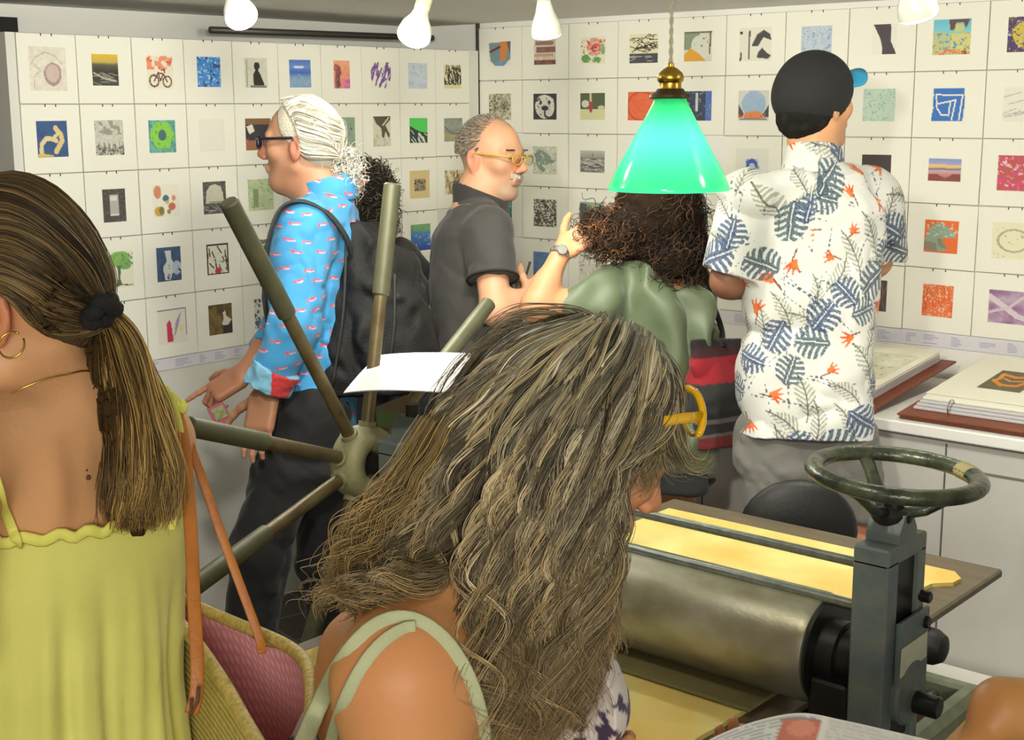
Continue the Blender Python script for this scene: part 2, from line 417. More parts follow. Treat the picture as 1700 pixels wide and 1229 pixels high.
# ------------------------------------------------------------------ printed sheets
PITCH, WL, OL, WR, OR = .1944, .1848, .0662, .2191, -.0073
ZTL, ZTR = ZP, ZP+.0771*1.08
M_gap_shade = mat('gap_shade_grey', (150, 147, 138), .7)  # grey that paints shade into the gaps between sheets
M_paper = mat('print_paper', (240, 239, 226), .85)
M_ink = mat('print_ink', attr=True, rough=.8)
M_pin = mat('steel_pin', (70, 68, 64), .4, .8)
G = 44
_gy, _gx = np.mgrid[0:G+1, 0:G+1]/G
def paint(ops, seed):
    """a small picture as a (G+1)^2 colour field; u to the right, v down"""
    u, v = _gx, _gy; C = np.ones((G+1, G+1, 3))*np.array([236, 234, 218.])
    rs = np.random.RandomState(seed); pn = np.stack([u*6, v*6, np.full_like(u, seed*3.7)], -1)
    w = noise(pn, .8, 3)*.02
    def put(m, c, a=1.): m = (m.astype(float)*a)[..., None]; C[:] = C*(1-m)+np.array(c, float)*m
    def poly(pts):
        ins = np.zeros(u.shape, bool); n = len(pts)
        for i in range(n):
            (x0, y0), (x1, y1) = pts[i], pts[(i+1) % n]
            c = ((y0 > v) != (y1 > v)) & (u+w < (x1-x0)*(v-y0)/(y1-y0+1e-9)+x0); ins ^= c
        return ins
    def line(pts, wd):
        d = np.full(u.shape, 9.)
        for (x0, y0), (x1, y1) in zip(pts[:-1], pts[1:]):
            t = np.clip(((u-x0)*(x1-x0)+(v-y0)*(y1-y0))/((x1-x0)**2+(y1-y0)**2+1e-9), 0, 1); d = np.minimum(d, np.hypot(u-x0-t*(x1-x0), v-y0-t*(y1-y0)))
        return d < wd/2
    for op in ops:
        k = op[0]
        if k == 'bg': C[:] = op[1]
        elif k == 'g':                                              # colour bands down the picture: [(v, colour), ...]
            vs = [q[0] for q in op[1]]
            for ch in range(3): C[..., ch] = np.interp(v+w*2, vs, [q[1][ch] for q in op[1]])
        elif k == 'r': put((u >= op[1]) & (v >= op[2]) & (u <= op[3]) & (v <= op[4]), op[5])
        elif k == 'e': put(((u-op[1])/op[3])**2+((v-op[2])/op[4])**2 < 1+w*6, op[5])
        elif k == 'o': q = np.sqrt(((u-op[1])/op[3])**2+((v-op[2])/op[4])**2); put(np.abs(q-1) < op[6], op[5])
        elif k == 'p': put(poly(op[1]), op[2])
        elif k == 'l': put(line(op[1], op[2]), op[3])
        elif k == 'n':                                              # mottling: scale, colour, threshold, optional v range
            f = fbm(pn, op[1], 5+len(op)) > op[3]
            if len(op) > 4: f &= (v >= op[4]) & (v <= op[5])
            put(f, op[2])
        elif k == 'b': f = np.clip(fbm(pn, op[1], 9)*.6+.5, 0, 1); m = f[..., None]*op[3]; C[:] = C*(1-m)+np.array(op[2])*m
        elif k == 's':                                              # strokes: count, length, angle, width, colour, v range
            for _ in range(op[1]):
                x, y, a, L = rs.rand(), op[6]+rs.rand()*(op[7]-op[6]), math.radians(op[3])+rs.randn()*.25, op[2]*(.5+rs.rand()*.7)
                put(line([(x-math.cos(a)*L/2, y-math.sin(a)*L/2), (x+math.cos(a)*L/2, y+math.sin(a)*L/2)], op[4]), op[5])
    return C*.88+np.array([226, 224, 208.])*.12
K, WH = (34, 32, 30), (238, 236, 222)
def sheet(wall, c, r, label, ops, size=(.5, .5), off=(0, 0), group=None):
    seed = hash((wall == 'L', c, r)) % 97 if False else (c*7+r*13+(50 if wall == 'L' else 0)) % 89
    rs = np.random.RandomState(seed+3)
    wd = (WL if wall == 'L' else WR); ht = PITCH
    if wall == 'L': u0 = -(OL+(10-c)*WL); o0 = np.array([.0, u0, ZTL-r*PITCH]); ex = np.array([0, 1., 0]); nrm = np.array([1., 0, 0])
    else: o0 = np.array([OR+c*WR, 0, ZTR-r*PITCH]); ex = np.array([1., 0, 0]); nrm = np.array([0, -1., 0])
    ez = np.array([0, 0, -1.]); g = .0017; t = .0035+.002*rs.rand(); tilt = rs.randn()*.003
    def pt(a, b, h): return o0+ex*(a+tilt*(b-ht/2))+ez*(b-tilt*(a-wd/2))+nrm*h
    cs = [pt(g, g, t), pt(wd-g, g, t), pt(wd-g, ht-g, t), pt(g, ht-g, t)]; bk = [q-nrm*(t-.0010) for q in cs]
    F = [(3, 2, 1, 0), (4, 5, 6, 7)]+[(i, (i+1) % 4, 4+(i+1) % 4, 4+i) for i in range(4)]
    s = npmesh('print_sheet', cs+bk, F, M_paper, smooth=False)
    tag(s, label, 'print', group or ('print sheets on the left partition' if wall == 'L' else 'print sheets on the right wall'))
    bq = [pt(.0003, .0003, .0008), pt(wd-.0003, .0003, .0008), pt(wd-.0003, ht-.0003, .0008), pt(.0003, ht-.0003, .0008)]; b2 = [q-nrm*.0006 for q in bq]
    npmesh('gap_shade_plate', bq+b2, F, M_gap_shade, s, smooth=False)  # plate added so the gaps between sheets look like shadow lines
    if ops is not None:
        C = paint(ops, seed); pw, ph = wd*size[0], ht*size[1]
        a0, b0 = (wd-pw)/2+off[0]*wd, (ht-ph)/2+off[1]*ht
        V = np.array([pt(a0+pw*x, b0+ph*y, t+.0004) for x, y in zip(_gx.ravel(), _gy.ravel())])
        i = np.arange(G)[:, None]*(G+1)+np.arange(G)[None]; Fq = np.stack([i, i+G+1, i+G+2, i+1], -1).reshape(-1, 4)
        npmesh('print', V, Fq, M_ink, s, smooth=True, col=lin(C.reshape(-1, 3)))
    for q in (-.09, .09):
        MB().box(pt(wd/2+wd*q, .004, t+.001), (.0022, .0022, .0075)).build('pin', M_pin, s)

YG, GR, OR_, BL, TN = (206, 178, 60), (120, 118, 110), (226, 120, 50), (40, 90, 170), (214, 190, 130)
L_ = lambda *a, **k: sheet('L', *a, **k)
R_ = lambda *a, **k: sheet('R', *a, **k)
# left partition, top row
L_(0, 0, 'print of a mauve disc with thin pencil arcs, top left corner of the partition', [('bg', (234, 232, 214)), ('l', [(.05, .4), (.15, .25), (.45, .12), (.7, .2), (.9, .4)], .022, (176, 170, 150)), ('l', [(.1, .38), (.3, .55), (.1, .7), (.12, .95)], .02, (182, 176, 156)), ('e', .62, .62, .25, .26, (160, 130, 128)), ('e', .62, .6, .19, .2, (206, 184, 178)), ('b', 2, (190, 160, 160), .3)], (.62, .62))
L_(1, 0, 'print with a yellow sky over a black and grey landscape', [('g', [(0, (226, 186, 40)), (.25, (196, 168, 70)), (.34, (80, 76, 60)), (.6, (38, 38, 34)), (1, (60, 60, 54))]), ('l', [(.05, .6), (.4, .75), (.9, .85)], .05, (190, 188, 170)), ('s', 12, .5, 8, .02, (150, 148, 130), .6, .95)], (.47, .46))
L_(2, 0, 'print of a dark bicycle under orange blossom', [('bg', (238, 230, 206)), ('n', 1.1, (238, 140, 100), .12, 0, .42), ('n', 1.6, (226, 90, 60), .5, .05, .4), ('o', .26, .76, .17, .17, (84, 56, 50), .16), ('o', .76, .78, .16, .16, (84, 56, 50), .16), ('l', [(.26, .76), (.42, .52), (.62, .55), (.76, .78)], .05, (92, 52, 44)), ('l', [(.42, .52), (.5, .76), (.62, .55)], .05, (92, 52, 44)), ('l', [(.56, .44), (.66, .42), (.68, .52)], .04, K)], (.5, .5), (.02, .02))
L_(3, 0, 'bright blue mottled print with pale specks', [('bg', (38, 112, 206)), ('b', 1.5, (90, 170, 226), .7), ('n', 3, (190, 226, 240), .62), ('n', 1.2, (24, 70, 150), .5)], (.48, .47))
L_(4, 0, 'print of a black silhouette of a seated woman in a long dress', [('bg', (206, 204, 186)), ('b', 1, (236, 234, 220), .6), ('p', [(.4, .95), (.38, .55), (.48, .42), (.42, .3), (.46, .16), (.62, .14), (.68, .28), (.6, .42), (.72, .6), (.86, .9), (.7, .97)], (28, 28, 28)), ('l', [(.1, .1), (.1, .95)], .06, (150, 148, 130)), ('r', .25, .92, .95, 1, (120, 118, 104))], (.5, .48))
L_(5, 0, 'blue seascape print with a pale horizon and clouds', [('g', [(0, (66, 106, 196)), (.25, (96, 134, 214)), (.45, (50, 92, 190)), (.6, (110, 150, 190)), (.8, (130, 166, 196)), (1, (120, 150, 200))]), ('e', .45, .26, .25, .05, (206, 220, 236)), ('n', 2, (160, 186, 220), .6, .5, 1)], (.5, .46))
L_(6, 0, 'pink and orange print with a dark standing figure on the left', [('g', [(0, (238, 160, 120)), (.5, (232, 130, 100)), (1, (214, 90, 140))]), ('p', [(.05, .95), (.12, .4), (0, .3), (.1, .12), (.4, .2), (.48, .45), (.36, .6), (.42, .95)], (120, 40, 50)), ('r', .15, .5, .32, 1, (70, 34, 40)), ('r', .7, .68, 1, 1, (196, 80, 160)), ('b', 2, (246, 200, 160), .4)], (.4, .48))
L_(7, 0, 'print of purple diagonal strokes on white', [('bg', WH), ('s', 26, .5, 112, .07, (110, 66, 146), .1, .9), ('s', 10, .35, 112, .03, WH, .2, .9)], (.52, .46))
L_(8, 0, 'pale washed out blue print below the second ceiling spotlight', [('bg', (190, 206, 224)), ('b', 1.4, (214, 222, 230), .8), ('n', 2.4, (160, 184, 214), .55)], (.52, .46))
L_(9, 0, 'print of black knotted brush marks on cream, right end of the top row', [('bg', (226, 218, 170)), ('s', 26, .4, 80, .06, (38, 36, 30), .1, .8), ('s', 14, .3, 20, .05, (46, 44, 36), .1, .85), ('r', 0, .86, 1, 1, (226, 216, 160))], (.5, .44))
# second row
L_(0, 1, 'dark blue print of two cream arching hands over a yellow strip', [('bg', (34, 66, 120)), ('b', 1, (60, 96, 150), .5), ('l', [(.12, .9), (.14, .65), (.3, .48), (.5, .5), (.62, .55)], .13, (226, 206, 150)), ('l', [(.62, .2), (.78, .38), (.82, .55), (.6, .85)], .15, (222, 196, 130)), ('l', [(.5, .5), (.7, .35)], .1, (226, 206, 150)), ('p', [(0, .98), (.05, .88), (.5, .95), (.5, 1), (0, 1)], (222, 190, 70))], (.52, .52))
L_(1, 1, 'grey pencil print of trees above a reed bed', [('bg', (214, 212, 198)), ('n', 1.3, (150, 150, 138), .25, 0, .42), ('s', 60, .14, 90, .022, (100, 100, 92), .7, .98), ('n', 3, (60, 60, 56), .3, .78, 1), ('b', 3, (120, 120, 112), .3)], (.52, .52))
L_(2, 1, 'print of a lime green flower on blue green', [('bg', (120, 196, 160)), ('b', 2, (40, 110, 130), .8)]+[('e', .5+.24*math.cos(a), .46+.24*math.sin(a), .2, .2, (130, 206, 60)) for a in np.arange(6)*1.047]+[('n', 2.6, (70, 150, 60), .55), ('e', .5, .46, .15, .17, (60, 96, 110))], (.52, .5))
L_(3, 1, 'blank white embossed print without any colour', [('bg', (232, 231, 216)), ('r', .04, .04, .96, .96, (236, 235, 222))], (.52, .5))
L_(4, 1, 'brown and black print with a tilted white square, in front of the bespectacled face', [('bg', (44, 38, 44)), ('r', 0, 0, 1, .2, (120, 84, 50)), ('p', [(.05, .25), (.28, .18), (.36, .4), (.16, .5)], (230, 224, 200)), ('r', 0, .7, 1, 1, (150, 90, 60)), ('n', 1.6, (196, 90, 130), .5, .55, .85)], (.56, .52))
L_(6, 1, 'grey green print with a small red and white cross, right of the white hair', [('bg', (120, 148, 126)), ('b', 1.5, (160, 184, 160), .6), ('l', [(.4, .4), (.6, .65)], .05, (226, 210, 200)), ('l', [(.6, .4), (.42, .62)], .06, (176, 50, 50)), ('n', 1.4, (110, 60, 56), .75)], (.6, .52))
L_(7, 1, 'print of dark brown hanging leaf shapes on a pale ground', [('bg', (214, 210, 188)), ('p', [(0, 0), (1, 0), (1, .12), (.7, .3), (.95, .6), (.9, .75), (.7, .5), (.62, .72), (.5, .7), (.48, .4), (.2, .25)], (74, 68, 50)), ('l', [(.55, .3), (.9, .05)], .05, (220, 216, 196)), ('n', 2, (180, 176, 150), .4, .6, 1)], (.46, .54))
L_(8, 1, 'print of a bright green sky behind a black and white mountain', [('bg', (70, 206, 80)), ('p', [(0, .3), (.3, .45), (.6, .55), (1, .6), (1, 1), (0, 1)], (36, 48, 46)), ('s', 14, .3, 55, .04, (220, 226, 214), .55, .95)], (.5, .46))
L_(9, 1, 'grey blue and ochre landscape print at the right end of the second row', [('g', [(0, (120, 130, 130)), (.4, (140, 150, 140)), (.55, (110, 120, 120)), (.7, (164, 150, 100)), (1, (140, 140, 116))]), ('l', [(0, .35), (.4, .65), (1, .7)], .06, (70, 84, 96)), ('b', 3, (190, 184, 150), .4)], (.54, .44))
# third row
L_(0, 2, 'plain cream sheet behind the crown of the brown ponytail head', None)
L_(1, 2, 'black print with a tall white window in its middle', [('bg', (62, 58, 56)), ('n', 3, (90, 86, 80), .5), ('r', .3, .18, .7, .8, (176, 174, 168)), ('r', .32, .22, .62, .36, (220, 218, 210)), ('r', .3, .76, .7, .8, (226, 224, 216))], (.42, .5), (.02, .02))
L_(2, 2, 'print of scattered coloured spots like balloons on white', [('bg', (238, 234, 216)), ('e', .2, .22, .14, .2, (214, 130, 96)), ('e', .5, .42, .12, .11, (56, 106, 120)), ('e', .8, .42, .08, .09, (220, 140, 110)), ('e', .72, .68, .14, .12, (196, 96, 80)), ('e', .24, .82, .19, .16, (196, 160, 50)), ('e', .32, .8, .1, .13, (120, 110, 50)), ('e', .6, .84, .07, .07, (130, 130, 60)), ('e', .55, .54, .07, .06, (196, 180, 80))], (.52, .5))
L_(3, 2, 'black print of a pale dome over a ledge, beside the tip of a spoke', [('bg', (52, 50, 50)), ('n', 4, (90, 88, 86), .5), ('p', [(.12, .64), (.14, .3), (.3, .12), (.55, .08), (.78, .16), (.88, .36), (.9, .62)], (206, 202, 182)), ('b', 4, (170, 166, 150), .3), ('r', .08, .64, .94, .68, (190, 188, 178)), ('s', 10, .4, 3, .025, (150, 148, 144), .72, .95)], (.48, .52))
L_(4, 2, 'pale green misty print with an upright figure, in front of the blue shirt collar', [('bg', (206, 214, 170)), ('b', 1.5, (160, 196, 140), .8), ('r', .2, .3, .4, .9, (130, 150, 110)), ('n', 2.5, (120, 160, 100), .6)], (.56, .52))
L_(7, 2, 'cream sheet half hidden by the dark curly hair, right of the hair', None)
L_(8, 2, 'tan print with a small dark face-like block in its centre', [('bg', (214, 190, 132)), ('r', .26, .3, .78, .74, (150, 138, 106)), ('n', 3.4, (50, 46, 40), .25, .32, .74), ('r', 0, 0, .22, 1, (216, 192, 134)), ('r', .8, 0, 1, 1, (216, 192, 134))], (.56, .52))
L_(9, 2, 'cream collage print of brown figures at the right end of the third row', [('bg', (222, 212, 176)), ('s', 16, .5, 95, .07, (140, 116, 70), .1, .9), ('s', 8, .3, 60, .06, (196, 160, 90), .1, .6), ('n', 2, (90, 84, 60), .55)], (.56, .46))
# fourth row
L_(1, 3, 'print of a green leafy tree with a dark trunk', [('bg', (230, 230, 206)), ('e', .25, .28, .26, .2, (130, 180, 90)), ('e', .6, .22, .32, .22, (126, 178, 86)), ('e', .75, .36, .2, .16, (110, 164, 84)), ('n', 2.6, (80, 140, 80), .35, .05, .45), ('p', [(.5, .4), (.62, .4), (.58, .75), (.66, .95), (.42, .96), (.52, .75)], (66, 96, 70)), ('l', [(.1, .98), (.5, .92), (.95, .96)], .03, (60, 70, 56))], (.6, .56))
L_(2, 3, 'dark blue print of pale vases and figures', [('bg', (40, 62, 104)), ('b', 1, (70, 96, 140), .6), ('p', [(.35, .1), (.62, .1), (.6, .35), (.75, .6), (.52, .98), (.3, .95), (.25, .6), (.42, .4)], (206, 216, 214)), ('e', .82, .62, .2, .2, (176, 192, 206)), ('n', 1.8, (34, 50, 90), .4, .5, 1)], (.48, .54))
L_(3, 3, 'black framed print of little coloured figures', [('bg', (226, 224, 206)), ('n', 1.6, (60, 110, 70), .3, .55, 1), ('n', 2, (226, 190, 60), .62, .3, .8), ('s', 12, .25, 70, .05, K, .15, .85), ('e', .5, .9, .14, .12, (190, 40, 50)), ('r', 0, 0, 1, .05, K), ('r', 0, 0, .05, 1, K), ('r', .95, 0, 1, 1, K), ('r', 0, .96, 1, 1, K)], (.46, .5))
L_(4, 3, 'print with dark scribbles, seen between a spoke and the blue sleeve', [('bg', (220, 218, 200)), ('n', 2, (50, 48, 46), .25), ('n', 3, (110, 108, 100), .1)], (.5, .5))
L_(8, 3, 'blue print with a green strip along its top, left of the dark polo shirt', [('g', [(0, (120, 176, 110)), (.24, (110, 170, 120)), (.3, (70, 130, 196)), (1, (28, 60, 150))]), ('n', 2, (150, 196, 226), .35, .4, .8), ('n', 3, (90, 140, 60), .5, 0, .28)], (.56, .5))
# fifth row
L_(1, 4, 'cream sheet behind the top of the hanging ponytail', None)
L_(2, 4, 'print of a red bottle beside a thin purple blade', [('bg', (234, 230, 214)), ('p', [(.3, .95), (.32, .4), (.4, .3), (.46, .4), (.52, .95)], (206, 36, 76)), ('p', [(.54, .9), (.6, .4), (.85, .08), (.66, .6)], (160, 146, 196)), ('e', .8, .6, .08, .12, (232, 222, 150)), ('r', 0, 0, 1, .03, (120, 106, 140)), ('r', .96, 0, 1, .8, (150, 140, 170))], (.58, .56))
L_(3, 4, 'dark golden print with a white bird at its right', [('bg', (46, 36, 22)), ('b', .8, (150, 120, 50), .8), ('r', .6, .5, 1, 1, (40, 32, 24)), ('p', [(.55, .7), (.62, .5), (.6, .3), (.72, .22), (.75, .4), (.98, .55), (.8, .72)], (214, 212, 196))], (.5, .5))
L_(4, 4, 'print with a slate coloured block, beside the blue cuff', [('bg', (214, 214, 200)), ('n', 1, (70, 90, 110), .1)], (.5, .5))
L_(8, 4, 'cream sheet between the black backpack and the dark polo shirt', None)
# right wall, top row
R_(0, 0, 'shield shaped grey blue print with an orange band, nearest the room corner', [('p', [(0, .05), (1, 0), (1, .7), (.6, 1), (.3, .98), (.1, .8)], (112, 140, 150)), ('p', [(.55, 0), (.95, 0), (.75, .8), (.5, .85)], (222, 124, 50)), ('l', [(.08, .4), (.5, .22)], .1, (96, 44, 56)), ('p', [(.2, .9), (.9, .75), (.7, 1), (.3, 1)], (90, 150, 196)), ('p', [(.8, 0), (1, 0), (1, .5)], (90, 80, 76))], (.5, .46))
R_(1, 0, 'print of stacked brown horizontal bands under the third spotlight', [('bg', (226, 216, 200)), ('r', .05, .05, .9, .22, (130, 96, 90)), ('r', .1, .28, .98, .52, (120, 74, 62)), ('r', 0, .56, .9, .68, (196, 160, 130)), ('r', 0, .8, 1, .98, (96, 50, 44)), ('b', 2, (186, 140, 120), .5)], (.46, .46))
R_(2, 0, 'print of a pink rose with green leaves', [('bg', (232, 232, 206)), ('e', .55, .38, .3, .34, (226, 150, 130)), ('n', 2.2, (206, 60, 70), .35, .1, .65), ('e', .55, .42, .12, .14, (190, 60, 70)), ('e', .22, .8, .2, .15, (86, 150, 76)), ('e', .65, .86, .18, .12, (90, 150, 80)), ('e', .9, .45, .1, .2, (120, 170, 100)), ('n', 3, (226, 232, 200), .55)], (.5, .48))
R_(3, 0, 'print of tangled black branches above a dark base', [('bg', (232, 226, 184)), ('s', 16, .4, 160, .03, (44, 42, 44), .05, .6), ('s', 16, .3, 30, .03, (44, 42, 44), .05, .6), ('r', 0, .68, 1, 1, (58, 58, 70)), ('s', 8, .3, 0, .02, (190, 188, 176), .72, .95)], (.54, .5))
R_(4, 0, 'print with an orange mound and a dark vertical line', [('bg', (216, 214, 196)), ('r', 0, 0, .55, .6, (130, 146, 120)), ('e', .65, .5, .4, .4, (218, 220, 206)), ('p', [(0, .98), (.02, .75), (.25, .55), (.55, .75), (.78, .98)], (228, 160, 40)), ('r', 0, 0, 1, .05, (100, 96, 90)), ('l', [(.95, 0), (.92, .75)], .05, (100, 60, 60)), ('n', 2.5, (90, 110, 80), .6, 0, .5)], (.5, .5))
R_(5, 0, 'print of black curved shapes and a thin broken line', [('bg', (230, 228, 212)), ('p', [(.4, .55), (.55, .2), (.75, .08), (.95, .2), (1, .4), (.75, .3), (.6, .55)], (60, 58, 62)), ('p', [(.55, .9), (.6, .72), (.72, .6), (.85, .75), (1, .85), (.9, .95)], (60, 58, 62)), ('l', [(.32, .1), (.3, .92)], .05, (80, 78, 80)), ('e', .06, .14, .05, .05, K), ('l', [(.06, .75), (.04, .98)], .05, K)], (.54, .54))
R_(6, 0, 'pale grey blue textured print above the black cap', [('bg', (178, 196, 216)), ('b', 3, (206, 214, 224), .8), ('n', 3.2, (140, 166, 200), .5)], (.48, .5))
R_(7, 0, 'print of a black bent hourglass shape', [('bg', (236, 235, 222)), ('p', [(.05, 0), (.75, 0), (.75, .55), (1, 1), (.42, 1), (.4, .62)], (62, 56, 64))], (.36, .46), (.04, 0))
R_(8, 0, 'print of a yellow hut with a dark roof under a cyan sky', [('g', [(0, (96, 190, 216)), (.36, (120, 200, 216)), (.4, (186, 196, 140)), (1, (196, 196, 130))]), ('p', [(.42, .02), (.98, .02), (.85, .28), (.8, .1), (.6, .1), (.55, .3), (.45, .3)], (96, 60, 60)), ('p', [(.6, .14), (.78, .14), (.8, .36), (.55, .36)], (206, 200, 120)), ('r', .5, .42, 1, .9, (214, 206, 120)), ('n', 2.2, (70, 150, 190), .5, .4, .85), ('n', 3, (226, 110, 60), .2, .86, 1), ('n', 2, (70, 80, 60), .75, .4, 1)], (.52, .52))
R_(9, 0, 'dark purple print with a yellow disc at the right edge of the picture', [('bg', (70, 52, 96)), ('e', .55, .5, .42, .4, (206, 186, 60)), ('n', 3, (196, 190, 206), .6), ('n', 2, (120, 90, 60), .55)], (.5, .5))
# second row
R_(0, 1, 'print of a grey staring portrait above the balding head', [('bg', (196, 192, 160)), ('e', .5, .45, .42, .44, (160, 156, 130)), ('e', .34, .5, .1, .1, (70, 68, 56)), ('e', .68, .5, .1, .1, (76, 72, 60)), ('n', 2, (110, 106, 84), .35), ('n', 3, (216, 210, 180), .5)], (.5, .5))
R_(1, 1, 'black and white print of a bold animal face', [('bg', (44, 42, 48)), ('e', .5, .5, .42, .46, (222, 220, 208)), ('e', .5, .66, .3, .26, (206, 204, 194)), ('e', .5, .56, .16, .1, (36, 36, 40)), ('l', [(.5, .6), (.5, .85), (.7, .95)], .07, (40, 40, 44)), ('e', .32, .34, .06, .08, (50, 48, 52)), ('e', .68, .34, .06, .08, (50, 48, 52)), ('l', [(.1, .3), (.3, .2)], .05, (44, 42, 48)), ('n', 3, (60, 58, 60), .62)], (.5, .48))
R_(2, 1, 'print of a small red figure between dark green blocks', [('bg', (216, 214, 160)), ('r', 0, 0, 1, .6, (76, 88, 60)), ('e', .2, .4, .16, .14, (214, 212, 190)), ('r', .38, 0, .46, .5, (206, 200, 150)), ('p', [(.36, .3), (.5, .35), (.48, .7), (.4, .75), (.34, .55)], (170, 50, 60)), ('e', .85, .55, .14, .08, (206, 204, 170))], (.5, .48))
R_(3, 1, 'red orange square print left of the green lamp shade', [('bg', (228, 88, 46)), ('b', 2, (240, 130, 80), .5), ('o', .5, .5, .5, .5, (196, 66, 36), .06)], (.54, .5), (-.02, 0))
R_(4, 1, 'dark blue print with a pale vertical streak right of the lamp shade', [('bg', (52, 66, 96)), ('b', 1.6, (34, 40, 60), .8), ('r', .42, .05, .52, .7, (196, 206, 214)), ('r', .78, 0, 1, 1, (66, 100, 190)), ('n', 2, (120, 130, 120), .65)], (.5, .5), (.02, 0))
R_(5, 1, 'print of a pale blue dome over an orange bowl with dark corners', [('bg', (214, 212, 200)), ('e', .5, .45, .4, .44, (140, 176, 206)), ('b', 3, (190, 200, 214), .4), ('p', [(0, .45), (.2, .8), (.1, .9), (0, .85)], (60, 64, 76)), ('p', [(1, .45), (.8, .8), (.9, .9), (1, .85)], (60, 64, 76)), ('e', .5, .82, .3, .14, (226, 130, 70)), ('n', 2.6, (206, 80, 40), .4, .7, .95), ('r', .05, .93, .95, .97, (110, 108, 100))], (.52, .5))
R_(6, 1, 'cream sheet almost hidden by the black cap', None)
R_(7, 1, 'pale mint textured print right of the blue cap brim', [('bg', (184, 214, 196)), ('b', 3, (206, 224, 206), .8), ('n', 3.2, (150, 190, 180), .5)], (.48, .5))
R_(8, 1, 'blue print with a white line drawing of nested angular loops', [('p', [(.05, .02), (.98, 0), (1, .5), (.94, .98), (0, .98), (.04, .5)], (44, 106, 196)), ('l', [(.12, .2), (.92, .22), (.84, .95)], .045, WH), ('l', [(.12, .2), (.16, .6), (.3, .8), (.52, .82), (.56, .42)], .045, WH), ('l', [(.14, .48), (.72, .36), (.62, .95)], .045, WH)], (.46, .5))
R_(9, 1, 'sheet of faint pencil strokes at the right edge, second row', [('bg', (234, 233, 220)), ('s', 9, .6, 160, .025, (176, 176, 170), .2, .9)], (.5, .5))
# third row
R_(1, 2, 'print of a grey green shell on pale paper right of the man in yellow glasses', [('bg', (232, 230, 208)), ('p', [(.05, .3), (.3, .1), (.5, .2), (.95, .5), (.85, .6), (.6, .65), (.45, .95), (.2, .8)], (140, 156, 140)), ('b', 2.6, (90, 116, 116), .5), ('n', 2, (206, 208, 190), .5)], (.52, .52))
R_(2, 2, 'grey etching of a harbour with low boats', [('g', [(0, (190, 188, 176)), (.3, (150, 150, 142)), (.36, (110, 110, 106)), (.5, (140, 140, 134)), (1, (120, 120, 114))]), ('s', 26, .3, 4, .03, (70, 70, 68), .4, .95), ('s', 20, .3, 4, .03, (196, 196, 186), .4, .95), ('l', [(.5, .3), (.52, .12)], .03, (96, 96, 92))], (.5, .4))
R_(3, 2, 'cream sheet cut off by the left flank of the green lamp shade', None)
R_(5, 2, 'print of a small blue ornament on wide white paper', [('bg', (230, 230, 218)), ('r', .3, .3, .7, .8, (190, 200, 222)), ('n', 2.4, (60, 90, 170), .25, .3, .8), ('r', 0, 0, .28, 1, (231, 231, 219)), ('r', .72, 0, 1, 1, (231, 231, 219)), ('o', .5, .55, .14, .2, (50, 84, 176), .3)], (.56, .58))
R_(6, 2, 'sheet behind the neck of the man in the black cap', None)
R_(7, 2, 'black print with a diagonal lower edge above the floral shoulder', [('bg', (52, 46, 44)), ('l', [(.3, .75), (.7, .6), (1, .8)], .03, (120, 110, 80)), ('p', [(.2, 1), (1, .75), (1, 1)], (80, 72, 60))], (.44, .46))
R_(8, 2, 'print of lilac and orange sky bands over brown hills', [('g', [(0, (130, 150, 206)), (.22, (150, 160, 206)), (.3, (236, 196, 130)), (.4, (226, 180, 120)), (.46, (100, 96, 110)), (.54, (190, 170, 206)), (.7, (206, 130, 120)), (1, (110, 56, 50))]), ('p', [(0, 1), (0, .7), (.3, .7), (.5, .88), (.75, .68), (1, .66), (1, 1)], (130, 60, 56))], (.46, .34), (0, -.02))
R_(9, 2, 'crimson and pink mottled print at the right edge of the picture', [('bg', (206, 70, 110)), ('b', 1.4, (176, 80, 60), .8), ('n', 2.6, (236, 190, 200), .62), ('n', 1.4, (226, 60, 130), .4, .5, 1)], (.54, .52))
# fourth row
R_(0, 3, 'teal green scribbled print beside the moustached chin', [('bg', (70, 130, 126)), ('n', 2, (130, 184, 170), .2), ('n', 3, (40, 96, 96), .4)], (.52, .5))
R_(1, 3, 'black and white print of crowded windows', [('bg', (206, 204, 184)), ('n', 4.2, (46, 46, 44), .05), ('s', 9, 1, 90, .03, (60, 60, 56), .3, .7), ('r', 0, .7, 1, .86, (60, 58, 56)), ('n', 4, (206, 204, 190), .3, .7, .86), ('s', 10, .1, 0, .03, (90, 88, 84), .92, 1)], (.5, .52))
R_(2, 3, 'dark teal print partly hidden by the tossed brown curls', [('bg', (150, 190, 166)), ('r', 0, .05, .3, .9, (56, 60, 60)), ('b', 2, (90, 110, 96), .6)], (.5, .5))
R_(4, 3, 'olive print just right of the dark brown curls', [('bg', (150, 156, 130)), ('b', 2, (190, 190, 160), .6), ('r', .75, 0, 1, 1, (130, 140, 120))], (.5, .5))
R_(7, 3, 'sheet behind the right sleeve of the floral shirt, row four', None)
R_(8, 3, 'orange print of a grey green bird head', [('bg', (232, 98, 36)), ('p', [(.05, .45), (.2, .18), (.4, .08), (.62, .15), (.95, .42), (.94, .5), (.5, .56), (.62, .75), (.66, .92), (.45, .96), (0, .9)], (134, 158, 136)), ('n', 2.6, (186, 204, 180), .4, .05, .5), ('p', [(.42, .55), (.5, .56), (.7, .9), (.42, .8)], (110, 130, 110)), ('p', [(0, .65), (.35, .7), (.4, .96), (0, .95)], (128, 122, 104))], (.48, .5))
R_(9, 3, 'cream print of a pale rounded box outline', [('bg', (234, 230, 196)), ('o', .5, .5, .36, .3, (170, 168, 146), .08), ('n', 3.4, (150, 148, 120), .75)], (.58, .54))
